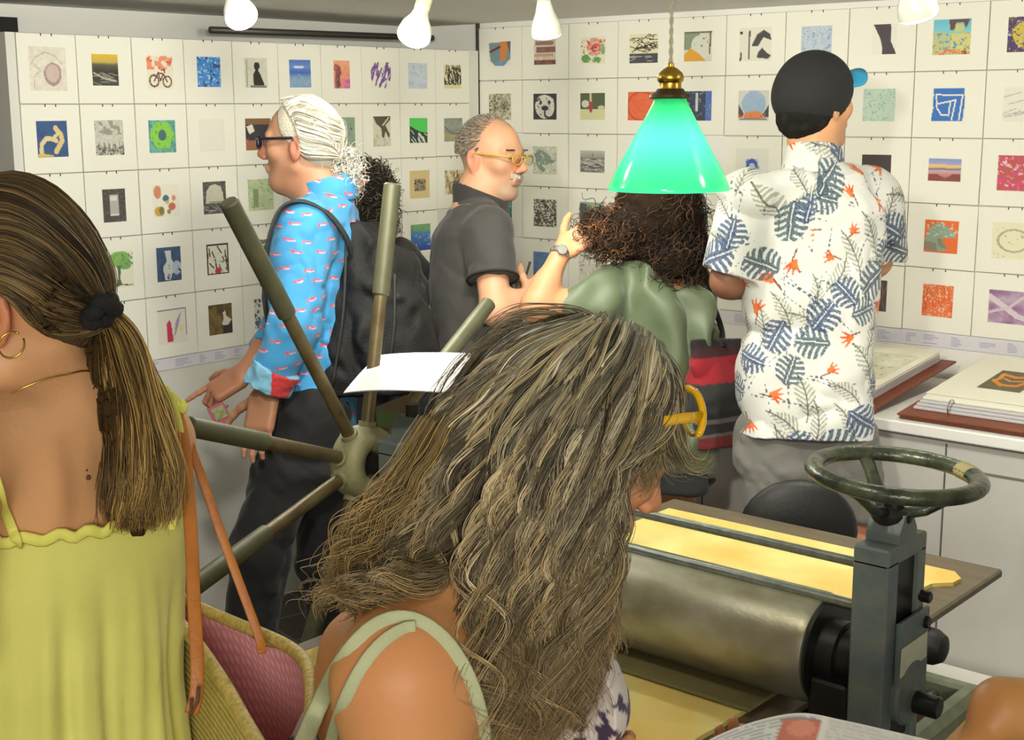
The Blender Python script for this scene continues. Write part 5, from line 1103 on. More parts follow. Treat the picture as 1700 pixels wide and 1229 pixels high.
S.cone(P(1090, 462, dD), sR, .058, .068, k=.04); S.cone(P(1088, 465, dD), sL, .055, .066, k=.04); cone_flat(S, sL, sL+(eL-sL)*.80, .066, .060, k=.03); cone_flat(S, sR, sR+(eR-sR)*.7, .072, .072, k=.02)
S.cone(P(1020, 515, dD-.03), P(945, 528, dD-.06), .045, .04, k=.05)
S.cut(pD-Z3*.045, (0, 0, -1)); S.cut(nkD+Z3*.012, unit(Z3+fD*.25))
cloth('blouse', S, tD, greenc, res=.0045, fold=.032, scale=5, seed=12, dirn=(1, 1, .6), m=mat('green_silky_cloth', attr=True, rough=.5, bump=(200, .06), sheen=.3))
S = SDF(); S.loft([(down(pD, .66), .15, .19), (pD+Z3*.0, .135, .178), (pD+Z3*.05, .118, .158)], fD); cloth('skirt', S, tD, (30, 31, 30), res=.007, fold=.012, scale=6)
for q in (1, -1): S = SDF(); add_foot(S, down(pD, .085)+lD*.08*q, fD, 1.05, .036); V, F = S.mesh(.006); npmesh('shoe', V, F, mat('brown_shoe', (60, 44, 32), .5), tD)
S = SDF(); S.ell(hD+Z3*.02-fD*.01, (.116, .12, .11), k=.03); S.ell(hD-Z3*.07+P(1104, 400, dD)-P(1096, 400, dD), (.105, .09, .08), k=.03); S.ell(P(1120, 430, dD-.05), (.07, .06, .06), k=.03); S.cone(P(1060, 370, dD-.04), P(1005, 385, dD-.05), .05, .04, k=.03)
V, F = S.mesh(.006, lambda p: .012*fbm(p, 26, 4)); npmesh('hair', V, F, M_hbase, tD, col=np.tile(lin((38, 28, 20)), (len(V), 1))*(1+.2*fbm(V, 40, 2)[:, None]))
PB = [(48, 35, 25), (62, 44, 30), (36, 27, 20), (88, 62, 40), (44, 34, 25)]
curls('hair_curls', [(hD+Z3*.02, (.116, .116, .112)), (P(1104, 405, dD), (.118, .10, .10)), (P(1122, 432, dD-.05), (.075, .065, .062))], 2300, tD, PB, R=.010, L=.12, seed=21, rad=(.0010, .0016), down=1.2)
curls('tossed_lock', [(P(1040, 372, dD-.04), (.06, .055, .045)), (P(998, 378, dD-.05), (.056, .05, .048)), (P(1010, 398, dD-.05), (.05, .045, .03))], 760, tD, PB+[(130, 88, 54)], R=.011, L=.10, seed=22, rad=(.0010, .0015), down=.6)
ax_ = unit(wL_-eL); e1, e2 = perp(ax_); wc = wL_-ax_*.012
wt = MB().tube([wc+.0285*(math.cos(a)*e1+math.sin(a)*e2) for a in np.linspace(0, 6.283, 26, endpoint=False)], .009, 10, True, flat=(np.tile(ax_, (26, 1)), .3)).build('watch_band', mat('silver_watch', (206, 206, 202), .25, .9), tD, smooth=True)
wd = unit(-FW-ax_*(-FW@ax_)); MB().cyl(wc+wd*.027, wc+wd*.035, .0145, bev=.002).build('watch_case', mat('silver_case', (216, 216, 214), .2, .9), wt, smooth='auto')
# shoulder bag
dG = 3.66
bg = thing('tote_bag', 'red and black striped shoulder bag hanging beside the green blouse', 'bag', P(1190, 745, dG))
b0, b1 = P(1190, 568, dG), P(1196, 742, dG); bx = unit(P(1240, 575, dG+.08)-P(1150, 560, dG-.02)); bx[2] = 0; bx = unit(bx); by = np.cross((0, 0, 1), bx)
def bagc(V):
    h = (V[:, 2]-b1[2])/(b0[2]-b1[2]); c = np.tile(lin((24, 23, 26)), (len(V), 1))
    c[h > .86] = lin((52, 12, 16)); c[(h < .88) & (h > .64)] = lin((140, 16, 30)); c[h < .14] = lin((104, 26, 26)); c[(h > .27) & (h < .31)] = lin((92, 84, 80)); c[(h > .37) & (h < .64)] = lin((38, 38, 36)); c[(h > .15) & (h < .17)] = lin((92, 84, 80)); c[h > .965] = lin((30, 22, 22)); return c
S = SDF(); S.loft([(b1, .045, .10), ((b0+b1)/2, .05, .108), (b0+Z3*.008, .018, .085)], by, power=3.2, k=.02)
cloth('bag_body', S, bg, bagc, res=.0042, fold=.006, scale=8)
for dd in (-.02, .03): strap([P(1165, 572, dG+dd), P(1176, 520, dG+.02+dd), P(1176, 470, dG+.05+dd*.4), P(1160, 436, dG+.06), P(1170, 470, dG+.12), P(1196, 540, dG+.06), P(1200, 575, dG+dd)], .008, 'strap', m=M_black, ratio=.3, nrm=RT, parent=bg)

# ------------------------------------------------------------------ man in the black cap and floral shirt
dE = 3.45; fE = unit((-.42, .90, 0)); lE = np.cross((0, 0, 1), fE); fEh = unit((.27, .96, .02))
hE = P(1356, 172, dE); nkE = P(1350, 268, dE); pE = P(1340, 715, dE)
sL, eL, wL_ = P(1238, 338, dE-.04), P(1209, 466, dE-.02), P(1275, 470, dE+.24)
sR, eR, wR_ = P(1448, 330, dE+.06), P(1452, 432, dE+.16), P(1390, 450, dE+.36)
tE = thing('person', 'man in a black cap with a blue brim, white leaf print shirt and grey shorts', 'person', down(pE, 0))
S = SDF(); RE, gE = add_head(S, hE, fEh, Z3, .94, neck=nkE-Z3*.02, rneck=.062)
S.loft([(pE-Z3*.08, .085, .12), (P(1345, 620, dE), .09, .14), (P(1345, 480, dE), .105, .15), (P(1345, 350, dE), .09, .15), (P(1350, 300, dE), .05, .085)], fE)
add_limb(S, sL, eL, wL_, (.052, .043, .043, .029)); add_limb(S, sR, eR, wR_, (.052, .043, .043, .029)); add_hand(S, wL_, fE-lE*.5, Z3, -1, .4); add_hand(S, wR_, fE+lE*.5, Z3, 1, .4)
knL, knR = P(1292, 900, dE-.02), P(1420, 885, dE+.0); anL, anR = down(knL, .085)-fE*.02, down(knR, .085)-fE*.03
add_limb(S, pE+lE*.075-Z3*.03, knL, anL, (.072, .058, .056, .038)); add_limb(S, pE-lE*.075-Z3*.03, knR, anR, (.072, .058, .056, .038)); add_foot(S, anL, fE); add_foot(S, anR, fE)
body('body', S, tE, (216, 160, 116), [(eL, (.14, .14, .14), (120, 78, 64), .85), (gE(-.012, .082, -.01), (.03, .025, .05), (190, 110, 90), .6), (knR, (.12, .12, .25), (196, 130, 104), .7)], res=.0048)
# nape hair
rs = np.random.RandomState(5); S = SDF(); S.ell(gE(-.02, 0, .015), (.096, .081, .09), RE); S.ell(gE(-.055, 0, -.045), (.056, .064, .05), RE, k=.03); S.cut(gE(.0, 0, 0), RE@unit((1, 0, -.2)))
V, F = S.mesh(.004, lambda p: .003*fbm(p, 60, 3)); npmesh('hair', V, F, M_hbase, tE, col=lin((38, 36, 33))*(1+.3*fbm(V, 60, 1)[:, None]))
S = SDF(); S.ell(gE(-.012, 0, .04), np.array([.108, .088, .095]), RE, k=.01); S.ell(gE(-.035, 0, .01), np.array([.088, .084, .072]), RE, k=.03); S.ell(gE(-.01, 0, .02), (.099, .079, .088), RE, k=.003, sub=True)
S.cut(gE(-.03, 0, -.038), RE@unit((-.16, 0, -1))); V, F = S.mesh(.004)
cp_ = npmesh('cap', V, F, mat('black_cap_cloth', (34, 34, 34), .85, bump=(320, .2)), tE)
th = np.linspace(-1.35, 1.35, 28); rows = []
for k, rr_ in enumerate((0, .35, .7, 1.)):
    for a in th: rows.append(gE(.078+(.080*math.sqrt(max(0, 1-(a/1.36)**2)))*rr_-.040*(1-math.cos(a)), .086*math.sin(a)*(1-.05*rr_), .062+.030*rr_-.050*math.sin(a)**2*(.35+.65*rr_)))
rows = np.array(rows); nr = len(th); i = np.arange(3)[:, None]*nr+np.arange(nr-1)[None]; F = np.stack([i, i+1, i+nr+1, i+nr], -1).reshape(-1, 4); nV = len(rows)
edge = [j*nr+0 for j in range(4)]
F2 = np.concatenate([F, F[:, ::-1]+nV, np.array([[3*nr+j, 3*nr+j+1, nV+3*nr+j+1, nV+3*nr+j] for j in range(nr-1)])])
npmesh('cap_brim', np.concatenate([rows, rows-RE[:, 2]*.004]), F2, mat('bright_blue_brim', (56, 176, 226), .6), cp_)
# floral shirt
def leafshirt(V):
    """monstera leaves, grey sprays and orange flowers printed on white cloth; wraps round the trunk"""
    q = V-np.asarray(pE); x = q@(-lE); y = q@fE; z = V[:, 2]-pE[2]
    ang = np.arctan2(x, -y+1e-6); u = np.where(np.abs(x) < .24, ang*.165, np.sign(x)*.16*np.pi/2+(x-np.sign(x)*.24)*1.)
    u = x+.5*np.sign(x)*np.maximum(y+.05, 0); c = np.tile(lin((212, 212, 205)), (len(V), 1)); w = .006*fbm(V, 30, 2)
    def put(m, col, a=1.): c[m] = c[m]*(1-a)+lin(col)*a
    rs = np.random.RandomState(31); items = []
    for r_ in range(-2, 13):
        for k in range(-6, 7):
            kind = (k*2+r_*3) % 5; kind = 4 if kind == 1 and (k+r_) % 2 else kind; items.append((k*.092+.046*(r_ % 2)+rs.randn()*.010, r_*.066+rs.randn()*.009-.02, kind, rs.rand()*6.28, .8+.4*rs.rand()))
    for cx, cz, kind, ro, sc in items:                              # grey sprays first
        dx, dz = (u-cx)/sc, (z-cz)/sc; m0 = (np.abs(dx) < .07) & (np.abs(dz) < .07)
        if not m0.any() or kind not in (1, 3, 0): continue
        a = ro*.35-.9; sx = dx*math.cos(a)+dz*math.sin(a)+.03*(kind == 0); sz = -dx*math.sin(a)+dz*math.cos(a)-.024*(kind == 0); L = .052
        t = sz/L; wd = .020*np.clip(1-t*t, 0, 1); m = (np.abs(t) < 1) & (np.abs(sx+.01*t*t+w) < wd) & (np.sin((sz-np.abs(sx)*.9)*520) > -.15)
        put(m, (136, 138, 120), .75); put((np.abs(t) < 1.1) & (np.abs(sx+.01*t*t) < .0016), (96, 98, 86))
    for cx, cz, kind, ro, sc in items:
        dx, dz = (u-cx)/sc, (z-cz)/sc
        if kind in (0, 2):                                          # monstera leaf
            a = ro; lx = dx*math.cos(a)+dz*math.sin(a); lz = -dx*math.sin(a)+dz*math.cos(a); s_ = (lz+.012)/.050; wd = .041*np.sqrt(np.clip(1-((s_-.12)/.88)**2, 0, 1)); al = np.abs(lx)
            slit = (np.sin((lz-.75*al+.3*al*al/.03)*430) > .25) & (al > .26*wd); r = al; R0 = .05; m = (al < wd+w*.6) & ~slit & (s_ > -.76)
            dark = (40+16*(kind == 2), 62+14*(kind == 2), 104-16*(kind == 2)); put(m, dark, .92)
            put(m & (np.sin((lz-.75*al)*860) > .55) & (al > .006), (118, 142, 158), .7); put((np.abs(lx) < .0014) & (np.abs(lz) < R0*.9), (206, 210, 206))
        elif kind == 4:                                             # orange flower
            a = ro; lx = dx*math.cos(a)+dz*math.sin(a); lz = -dx*math.sin(a)+dz*math.cos(a)
            for b in (-.7, -.2, .3, .8):
                px_ = lx*math.cos(b)+lz*math.sin(b); pz_ = -lx*math.sin(b)+lz*math.cos(b); m = (pz_ > -.004) & (pz_ < .030) & (np.abs(px_) < .0052*(1-pz_/.032)+.0008)
                put(m, (206, 84, 36) if b < 0 else (214, 112, 52))
            put((np.abs(lx-.006) < .002) & (lz < 0) & (lz > -.03), (120, 70, 40))
    return c*(1+.03*fbm(V, 5, 3)[:, None])
S = SDF(); S.loft([(pE-Z3*.02, .135, .178), (P(1343, 620, dE), .125, .172), (P(1347, 480, dE), .128, .172), (P(1347, 350, dE), .118, .185), (P(1350, 295, dE), .065, .10)], fE, k=.03)
S.cone(P(1350, 300, dE), sL, .052, .075, k=.045); S.cone(P(1350, 300, dE), sR, .052, .075, k=.045); cone_flat(S, sL, sL+(eL-sL)*.90, .078, .076, k=.018); cone_flat(S, sR, sR+(eR-sR)*.95, .078, .076, k=.018)
S.cone(nkE-Z3*.02, nkE+Z3*.02, .074, .066, k=.02)
S.cut(pE-Z3*.012, unit((0, 0, -1))); S.cut(nkE+Z3*.036, unit(Z3+fE*.3))
cloth('floral_shirt', S, tE, leafshirt, res=.0027, fold=.016, scale=4.6, seed=14, dirn=(1, 1, .8))
S = SDF(); S.cone(nkE-Z3*.022, nkE+Z3*.024, .081, .071, k=.01); S.cone(nkE-Z3*.02, nkE+Z3*.12, .064, .062, k=.002, sub=True); S.cut(nkE+Z3*.034, unit(Z3+fE*.35)); S.cut(nkE-Z3*.024, (0, 0, -1)); cloth('collar', S, tE, leafshirt, res=.003)
S = SDF(); S.cone(pE+lE*.085-Z3*.02, knL+Z3*.01, .098, .082, k=.03); S.cone(pE-lE*.085-Z3*.02, knR+Z3*.06, .098, .082, k=.03); S.loft([(pE-Z3*.1, .12, .178), (pE+Z3*.02, .105, .150)], fE)
S.cut(knR+Z3*.045, unit((0, 0, -1)), box=(knR-np.array([.15, .15, .3]), knR+np.array([.12, .15, .3]))); S.cut(knL-Z3*.01, (0, 0, -1), box=(knL-np.array([.12, .15, .3]), knL+np.array([.1, .15, .3])))
cloth('shorts', S, tE, lambda V: lin((112, 110, 104))*(1+.08*fbm(V, 6, 2)[:, None]), res=.005, fold=.010, scale=7, seed=17)
for an in (anL, anR): S = SDF(); add_foot(S, an, fE, 1.08); V, F = S.mesh(.006); npmesh('shoe', V, F, mat('grey_shoe', (90, 88, 84), .7), tE)
# ------------------------------------------------------------------ young woman with the brown ponytail in the yellow dress
dY = 1.42; fY = unit(-.74*RT*np.array([1, 1, 0])+.62*unit((FW[0], FW[1], 0))); lY = np.cross((0, 0, 1), fY); fYh = unit(-1.0*RT-.04*np.array([FW[0], FW[1], 0])-.05*Z3)
hY = P(12, 503, dY+.01); nkY = P(95, 668, dY+.02)
tY = thing('person', 'young woman with a brown ponytail and bare back in a yellow sundress', 'person', down(P(140, 900, 1.45), 0))
wsY = P(104, 1140, 1.46); hpY = down(P(96, 1200, 1.47), .90)
sR, eR, wR_ = P(240, 728, 1.50), P(205, 930, 1.64), P(110, 900, 1.78)
sL, eL, wL_ = P(-88, 795, 1.27), P(-120, 1080, 1.22), P(-120, 1240, 1.35)
S = SDF(); RY, gY = add_head(S, hY, fYh, Z3+RT*.05, .94, neck=nkY, rneck=.050)
S.loft([(hpY-Z3*.02, .084, .115), (wsY, .070, .100), (P(109, 975, 1.45), .074, .106), (P(112, 900, 1.45), .083, .119), (P(114, 820, 1.45), .080, .130), (P(110, 735, 1.44), .06, .115), (P(100, 690, 1.43), .045, .07)], fY, k=.04)
S.cone(P(105, 700, 1.43), sR, .042, .046, k=.05); S.cone(P(100, 705, 1.43), sL, .042, .046, k=.05)
add_limb(S, sR, eR, wR_, (.046, .036, .036, .024)); add_limb(S, sL, eL, wL_, (.046, .036, .036, .024)); add_hand(S, wR_, fY-Z3*.2, Z3, 1, .4, s=.92); add_hand(S, wL_, fY-Z3*.2, Z3, -1, .4, s=.92)
# shoulder blade and spine relief
S.ell(P(55, 815, 1.378), (.05, .03, .05), basis(fY), k=.05); S.cone(P(140, 730, 1.345), P(150, 1000, 1.36), .004, .004, k=.03, sub=True)
for q in (1, -1): kn = down(hpY, .48)+lY*.08*q; an = down(hpY, .085)+lY*.08*q; add_limb(S, hpY+lY*.062*q, kn, an, (.075, .052, .05, .034)); add_foot(S, an, fY, .92)
mole = P(146, 790, 1.345)
body('body', S, tY, (210, 158, 112), [(gY(-.012, .084, -.008), (.03, .03, .045), (206, 108, 78), .55), (gY(.085, .031, .006), (.010, .013, .006), (60, 44, 34), .9), (gY(.085, -.031, .006), (.010, .013, .006), (60, 44, 34), .9), (gY(.093, 0, -.06), (.012, .024, .012), (176, 92, 80), .7)], res=.0042, smooth=3)
for px, py, r_ in ((146, 793, .0030), (144, 781, .0014), (171, 729, .0014)):
    q = P(px, py, 1.0); D_ = ray(px, py)
    dg = bpy.context.evaluated_depsgraph_get(); hit = SC.ray_cast(dg, Vector(CAM), Vector(unit(D_)))
    if hit[0]: MB().sphere(np.array(hit[1]), (r_, r_, r_), 10).build('mole', mat('mole_brown', (96, 52, 36), .6), tY, smooth=True)
dress_c = (214, 212, 116)
def folds(p, k=60):
    a = np.arctan2((p-wsY)@lY, -((p-wsY)@fY)); h = np.clip((P(150, 900, 1.45)[2]-p[:, 2])/.12, 0, 1); return -(.006*np.sin(a*11+2*np.sin(a*3+p[:, 2]*4))+.002*np.sin(a*27+p[:, 2]*9))*h
S = SDF(); S.loft([(down(hpY, .50), .20, .24), (down(hpY, .80), .15, .19), (down(hpY, .93), .108, .142), (wsY, .094, .124), (P(110, 985, 1.45), .096, .126), (P(113, 900, 1.45), .096, .130), (P(114, 850, 1.45), .09, .130)], fY, k=.03)
topn = unit(Z3+.10*(-lY)*-1+.0*fY)
S.cut(P(150, 896, 1.33), unit(Z3+lY*.05)); S.cut(down(hpY, .56), (0, 0, -1))
V, F = S.mesh(.005, folds); npmesh('dress', V, F, mat('yellow_cotton', dress_c, .85, var=(9, (190, 186, 92), .5), bump=(420, .12), sheen=.15), tY)
M_yel = mat('yellow_trim', (216, 214, 104), .8)
ctr = P(113, 900, 1.45); ring = []
for a in np.linspace(0, 6.283, 120, endpoint=False):
    r_ = 1/((abs(math.cos(a))/.0975)**2.3+(abs(math.sin(a))/.1325)**2.3)**(1/2.3); base = ctr+fY*math.cos(a)*r_+lY*math.sin(a)*r_
    ring.append(base+Z3*(.012*math.sin(a)*.6+.003*math.sin(a*23)+(P(150, 903, 1.33)[2]-ctr[2])-.0))
rad_dir = np.array([unit(p-ctr-Z3*((p-ctr)@Z3)) for p in ring])
MB().tube(np.array(ring)+rad_dir*(.0015*np.sin(np.arange(120)*1.9))[:, None], .0062, 8, True, flat=(np.tile(Z3, (120, 1)), .45)).build('ruffle', M_yel, tY, smooth=True)
bodyband([(-16, 765), (0, 812), (12, 850), (25, 885), (32, 905)], .0055, 'dress_strap', M_yel, tY)
strap([P(262, 655, 1.47), P(284, 672, 1.46), P(297, 720, 1.455), P(296, 780, 1.455), P(286, 850, 1.45), P(283, 880, 1.45)], .0055, 'dress_strap', m=M_yel, nrm=RT, parent=tY)
for k in range(7): MB().sphere(P(258+7*k, 640+6*k+(k % 2)*5, 1.47), (.010, .007, .009), 10).build('strap_frill', M_yel, tY, smooth=True)
# necklace and earring
M_gold = mat('gold', (224, 186, 92), .25, 1.)
MB().tube(smoothcurve([P(-10, 668, 1.36), P(30, 648, 1.352), P(75, 630, 1.36), P(110, 622, 1.375), P(140, 616, 1.40), P(165, 620, 1.43)], 30), .0009, 6).build('necklace', M_gold, tY, smooth=True)
ec = P(19, 573, 1.318); MB().tube([ec+.0125*(math.cos(a)*RT+math.sin(a)*UP)+FW*.004*math.sin(a) for a in np.linspace(1.1, 1.1+5.7, 30)], .0011, 8).build('hoop_earring', M_gold, tY, smooth=True)
# hair
S = SDF(); S.ell(gY(-.012, 0, .034), np.array([.100, .083, .094])*.965, RY, k=.02); S.ell(gY(-.045, 0, -.015), np.array([.060, .066, .058])*.965, RY, k=.03); S.cone(gY(-.07, 0, -.01), P(150, 512, 1.435), .03, .012, k=.04)
S.cut(gY(.050, 0, .05), RY@unit((1, 0, -.2))); S.cut(gY(-.040, 0, -.010), RY@unit((.7, 0, -.75))); S.ell(gY(.010, .085, -.014), (.048, .046, .050), RY, k=.006, sub=True)
V, F = S.mesh(.0045); coreY = bvh((V, F)); npmesh('hair', V, F, M_hbase, tY, col=np.tile(lin((78, 62, 42)), (len(V), 1))*(1+.3*fbm(V*np.array([1, 1, 3]), 30, 1)[:, None]))
T_ = [160, 519, 1.435]
g = [[(-90, 340, 1.44), (10, 292, 1.44), (90, 318, 1.44), (142, 380, 1.44), (172, 450, 1.44), (170, 500, 1.44), T_],
     [(-90, 330, 1.38), (0, 304, 1.37), (80, 338, 1.375), (134, 400, 1.395), (165, 465, 1.42), (166, 503, 1.43), T_],
     [(-90, 350, 1.335), (0, 332, 1.325), (70, 366, 1.33), (122, 424, 1.36), (154, 480, 1.40), T_],
     [(-90, 390, 1.31), (0, 376, 1.30), (65, 404, 1.305), (115, 452, 1.34), (148, 496, 1.395), T_],
     [(-90, 430, 1.305), (-5, 420, 1.292), (60, 446, 1.298), (108, 482, 1.335), (144, 508, 1.395), T_],
     [(-90, 460, 1.305), (-5, 458, 1.29), (55, 482, 1.298), (100, 508, 1.335), (140, 518, 1.395), T_],
     [(-60, 462, 1.31), (8, 468, 1.293), (46, 494, 1.303), (90, 526, 1.34), (134, 528, 1.395), T_],
     [(30, 476, 1.305), (50, 520, 1.312), (74, 552, 1.335), (108, 556, 1.37), (138, 540, 1.405), T_]]
g = [[P(*q) for q in k] for k in g]
guide_hair('hair_strands', g, 3000, tY, [(110, 90, 58), (84, 68, 44), (140, 116, 76), (70, 56, 38), (122, 98, 62)], K=22, clump=12, wave=(.0022, .12), spread=.005, layer=.006, rad=(.0005, .0009), seed=41, endjit=.01, wave0=.6, core=coreY, puff=.004)
S = SDF(); pts = [P(172, 528, 1.435), P(190, 590, 1.425), P(208, 680, 1.405), P(226, 770, 1.39), P(232, 840, 1.385), P(228, 880, 1.385)]
for a, b, ra, rb in zip(pts[:-1], pts[1:], (.012, .022, .025, .023, .017), (.022, .025, .023, .017, .006)): S.cone(a, b, ra, rb, k=.02)
V, F = S.mesh(.004, lambda p: .004*np.sin((p@RT)*700)); npmesh('ponytail_core', V, F, M_hbase, tY, col=np.tile(lin((62, 46, 26)), (len(V), 1)))
gp = [[(158, 524, 1.44), (152, 570, 1.43), (158, 640, 1.41), (176, 720, 1.395), (190, 800, 1.385), (196, 882, 1.38)],
      [(164, 522, 1.43), (176, 580, 1.405), (190, 670, 1.385), (206, 760, 1.37), (212, 830, 1.365), (214, 888, 1.365)],
      [(170, 520, 1.43), (196, 575, 1.40), (216, 660, 1.38), (232, 750, 1.365), (238, 820, 1.36), (226, 880, 1.365)],
      [(174, 518, 1.43), (208, 565, 1.41), (234, 650, 1.39), (256, 740, 1.375), (262, 810, 1.37), (256, 872, 1.37)],
      [(178, 515, 1.44), (218, 560, 1.425), (246, 640, 1.405), (270, 730, 1.39), (276, 800, 1.385), (290, 862, 1.385)]]
gp = [[P(*q) for q in k] for k in gp]
guide_hair('ponytail', gp[:3], 900, tY, [(84, 62, 34), (60, 44, 26), (124, 94, 48), (74, 54, 30)], K=26, clump=14, wave=(.008, .15), spread=.008, layer=.02, rad=(.0005, .0009), seed=43, endjit=.12, tipcol=(150, 116, 60))
guide_hair('ponytail_highlights', gp[1:], 1200, tY, [(176, 142, 76), (132, 102, 54), (204, 172, 100), (84, 62, 34)], K=26, clump=12, wave=(.008, .15), spread=.008, layer=.016, rad=(.0005, .0009), seed=44, endjit=.14, tipcol=(176, 142, 78))
tc_ = P(168, 518, 1.372); ax_ = unit(P(185, 545, 1.43)-P(150, 505, 1.44)); e1, e2 = perp(ax_)
MB().tube([tc_+(.0135+.0025*math.sin(a*7))*(math.cos(a)*e1+math.sin(a)*e2)+ax_*.003*math.sin(a*5) for a in np.linspace(0, 6.283, 60, endpoint=False)], .0085, 10, True).build('hair_tie', mat('black_scrunchie', (16, 16, 16), .85, bump=(300, .3)), tY, smooth=True)
# straw basket on her shoulder
M_leather = mat('tan_leather', (178, 108, 32), .5, var=(30, (154, 88, 26), .6), bump=(200, .1))
def straw_mat():
    m = mat('woven_straw', (196, 176, 96), .7); nt = m.node_tree; b = nt.nodes['Principled BSDF']
    t = nt.nodes.new('ShaderNodeTexCoord'); w = nt.nodes.new('ShaderNodeTexWave'); w.bands_direction = 'Z'; w.inputs['Scale'].default_value = 38; w.inputs['Distortion'].default_value = 1.2; w.inputs['Detail'].default_value = 3; w.inputs['Detail Scale'].default_value = 2.5
    n = nt.nodes.new('ShaderNodeTexNoise'); n.inputs['Scale'].default_value = 130
    mx = nt.nodes.new('ShaderNodeMix'); mx.data_type = 'RGBA'; mx.inputs['A'].default_value = rgba((120, 102, 52)); mx.inputs['B'].default_value = rgba((206, 186, 106))
    ad = nt.nodes.new('ShaderNodeMath'); ad.operation = 'MULTIPLY_ADD'; ad.inputs[1].default_value = .6
    nt.links.new(t.outputs['Object'], w.inputs[0]); nt.links.new(t.outputs['Object'], n.inputs[0]); nt.links.new(w.outputs['Fac'], ad.inputs[0]); nt.links.new(n.outputs['Fac'], ad.inputs[2]); nt.links.new(ad.outputs[0], mx.inputs['Factor']); nt.links.new(mx.outputs['Result'], b.inputs['Base Color'])
    bp = nt.nodes.new('ShaderNodeBump'); bp.inputs['Strength'].default_value = .5; bp.inputs['Distance'].default_value = .004; nt.links.new(w.outputs['Fac'], bp.inputs['Height']); nt.links.new(bp.outputs[0], b.inputs['Normal'])
    return m
M_straw = straw_mat()
def gingham():
    m = mat('pink_gingham', (200, 120, 120), .85); nt = m.node_tree; b = nt.nodes['Principled BSDF']; u = nt.nodes.new('ShaderNodeAttribute'); u.attribute_name = 'Col'
    nt.links.new(u.outputs['Color'], b.inputs['Base Color']); return m
bk = thing('straw_basket', 'straw basket with tan leather straps and a pink gingham lining', 'basket', P(400, 1229, 1.42))
# rim: an elongated oval seen from above; long axis runs right and away from the wearer
_rim = smoothcurve([onZ(px, py, 1.085) for px, py in ((262, 1000), (285, 984), (340, 1006), (405, 1034), (470, 1068), (508, 1108), (518, 1165), (510, 1235), (482, 1275), (446, 1250), (408, 1192), (375, 1140), (335, 1086), (292, 1036), (262, 1000))], 400)
rimc = _rim.mean(0)
def rimp(a, f=1., h=0.):
    p = _rim[int((a % 6.2832)/6.2832*399.99)]; return rimc+(p-rimc)*f+Z3*(h+.006*math.cos(2*a+1))
A_ = np.linspace(0, 6.2831, 97)[:-1]; nA = len(A_)
lev = [(1.0, 0), (1.02, -.05), (1.0, -.11), (.90, -.18), (.74, -.24), (.5, -.262), (.01, -.265)]
V = np.array([rimp(a, f, h) for f, h in lev for a in A_]); F = np.array([[k*nA+i, (k+1)*nA+i, (k+1)*nA+(i+1) % nA, k*nA+(i+1) % nA] for k in range(len(lev)-1) for i in range(nA)])
npmesh('basket_wall', V, F, M_straw, bk)
levi = []
for k in range(40):
    q = k/39; f = np.interp(q, [0, .55, .85, 1], [.955, .93, .68, .02]); h = np.interp(q, [0, .55, .85, 1], [-.004, -.13, -.21, -.215]); levi.append((f, h))
A2 = np.linspace(0, 6.2831, 181)[:-1]; n2 = len(A2)
V = np.array([rimp(a, f, h+.006*math.sin(a*7+h*40)) for f, h in levi for a in A2]); F = np.array([[k*n2+i, k*n2+(i+1) % n2, (k+1)*n2+(i+1) % n2, (k+1)*n2+i] for k in range(39) for i in range(n2)])
C = []
for k in range(40):
    for i in range(n2): C.append(lin((214, 128, 138)) if ((k//1) % 2 == 0) == ((i//1) % 2 == 0) else (lin((222, 190, 190)) if k % 2 else lin((214, 156, 160))))
npmesh('gingham_lining', V, F, gingham(), bk, col=np.array(C))
MB().tube([rimp(a) for a in A_], .0075, 10, True).build('plaited_rim', mat('straw_plait', (206, 184, 100), .7, var=(160, (150, 130, 66), .8)), bk, smooth=True)
top = P(266, 668, 1.46)
def lstrap(pts, name='leather_strap', w=.0068): return strap(pts, w, name, m=M_leather, ratio=.18, nrm=unit(RT+FW*.3), parent=bk, n=48)
lstrap([P(262, 662, 1.50), P(285, 672, 1.47), P(302, 720, 1.455), P(311, 800, 1.43), P(318, 900, 1.40), P(322, 1000, 1.375), P(327, 1090, 1.355), P(326, 1150, 1.345), P(318, 1185, 1.342)])
lstrap([P(268, 668, 1.51), P(298, 700, 1.50), P(330, 780, 1.49), P(365, 880, 1.485), P(398, 970, 1.48), P(428, 1052, 1.478), P(436, 1085, 1.472)], w=.005)
lstrap([P(296, 930, 1.52), P(304, 955, 1.52), P(316, 985, 1.52), P(324, 1005, 1.52)], w=.0045)
MB().tube([P(330, 1140, 1.333), P(328, 1165, 1.33), P(316, 1190, 1.33), P(318, 1160, 1.332)], .002, 6).build('strap_lacing', mat('dark_lacing', (92, 62, 34), .7), bk, smooth=True)

# ------------------------------------------------------------------ woman with the long wavy grey hair, bent over the press
dW = 1.42; fW = unit(.88*RT*np.array([1, 1, 0])+.42*unit((FW[0], FW[1], 0))); lW = np.cross((0, 0, 1), fW)
fWh = unit(.78*RT-.50*UP+.36*FW); uWh = unit(.50*RT+.84*UP+.10*FW); uWh = unit(uWh-fWh*(uWh@fWh))
hW = P(968, 724, 1.42); nkW = P(812, 935, 1.40)
tW = thing('person', 'woman with long wavy grey hair and yellow glasses bending over the press', 'person', down(P(760, 1200, 1.36), 0))
sR, eR, wR_ = P(668, 1130, 1.215), P(690, 1430, 1.20), P(900, 1330, 1.32)
sL, eL, wL_ = P(800, 1090, 1.60), P(900, 1330, 1.62), P(1080, 1300, 1.55)
hpW = down(P(650, 1300, 1.37), .84)
S = SDF(); RW_, gW = add_head(S, hW, fWh, uWh, .96, neck=nkW, rneck=.052)
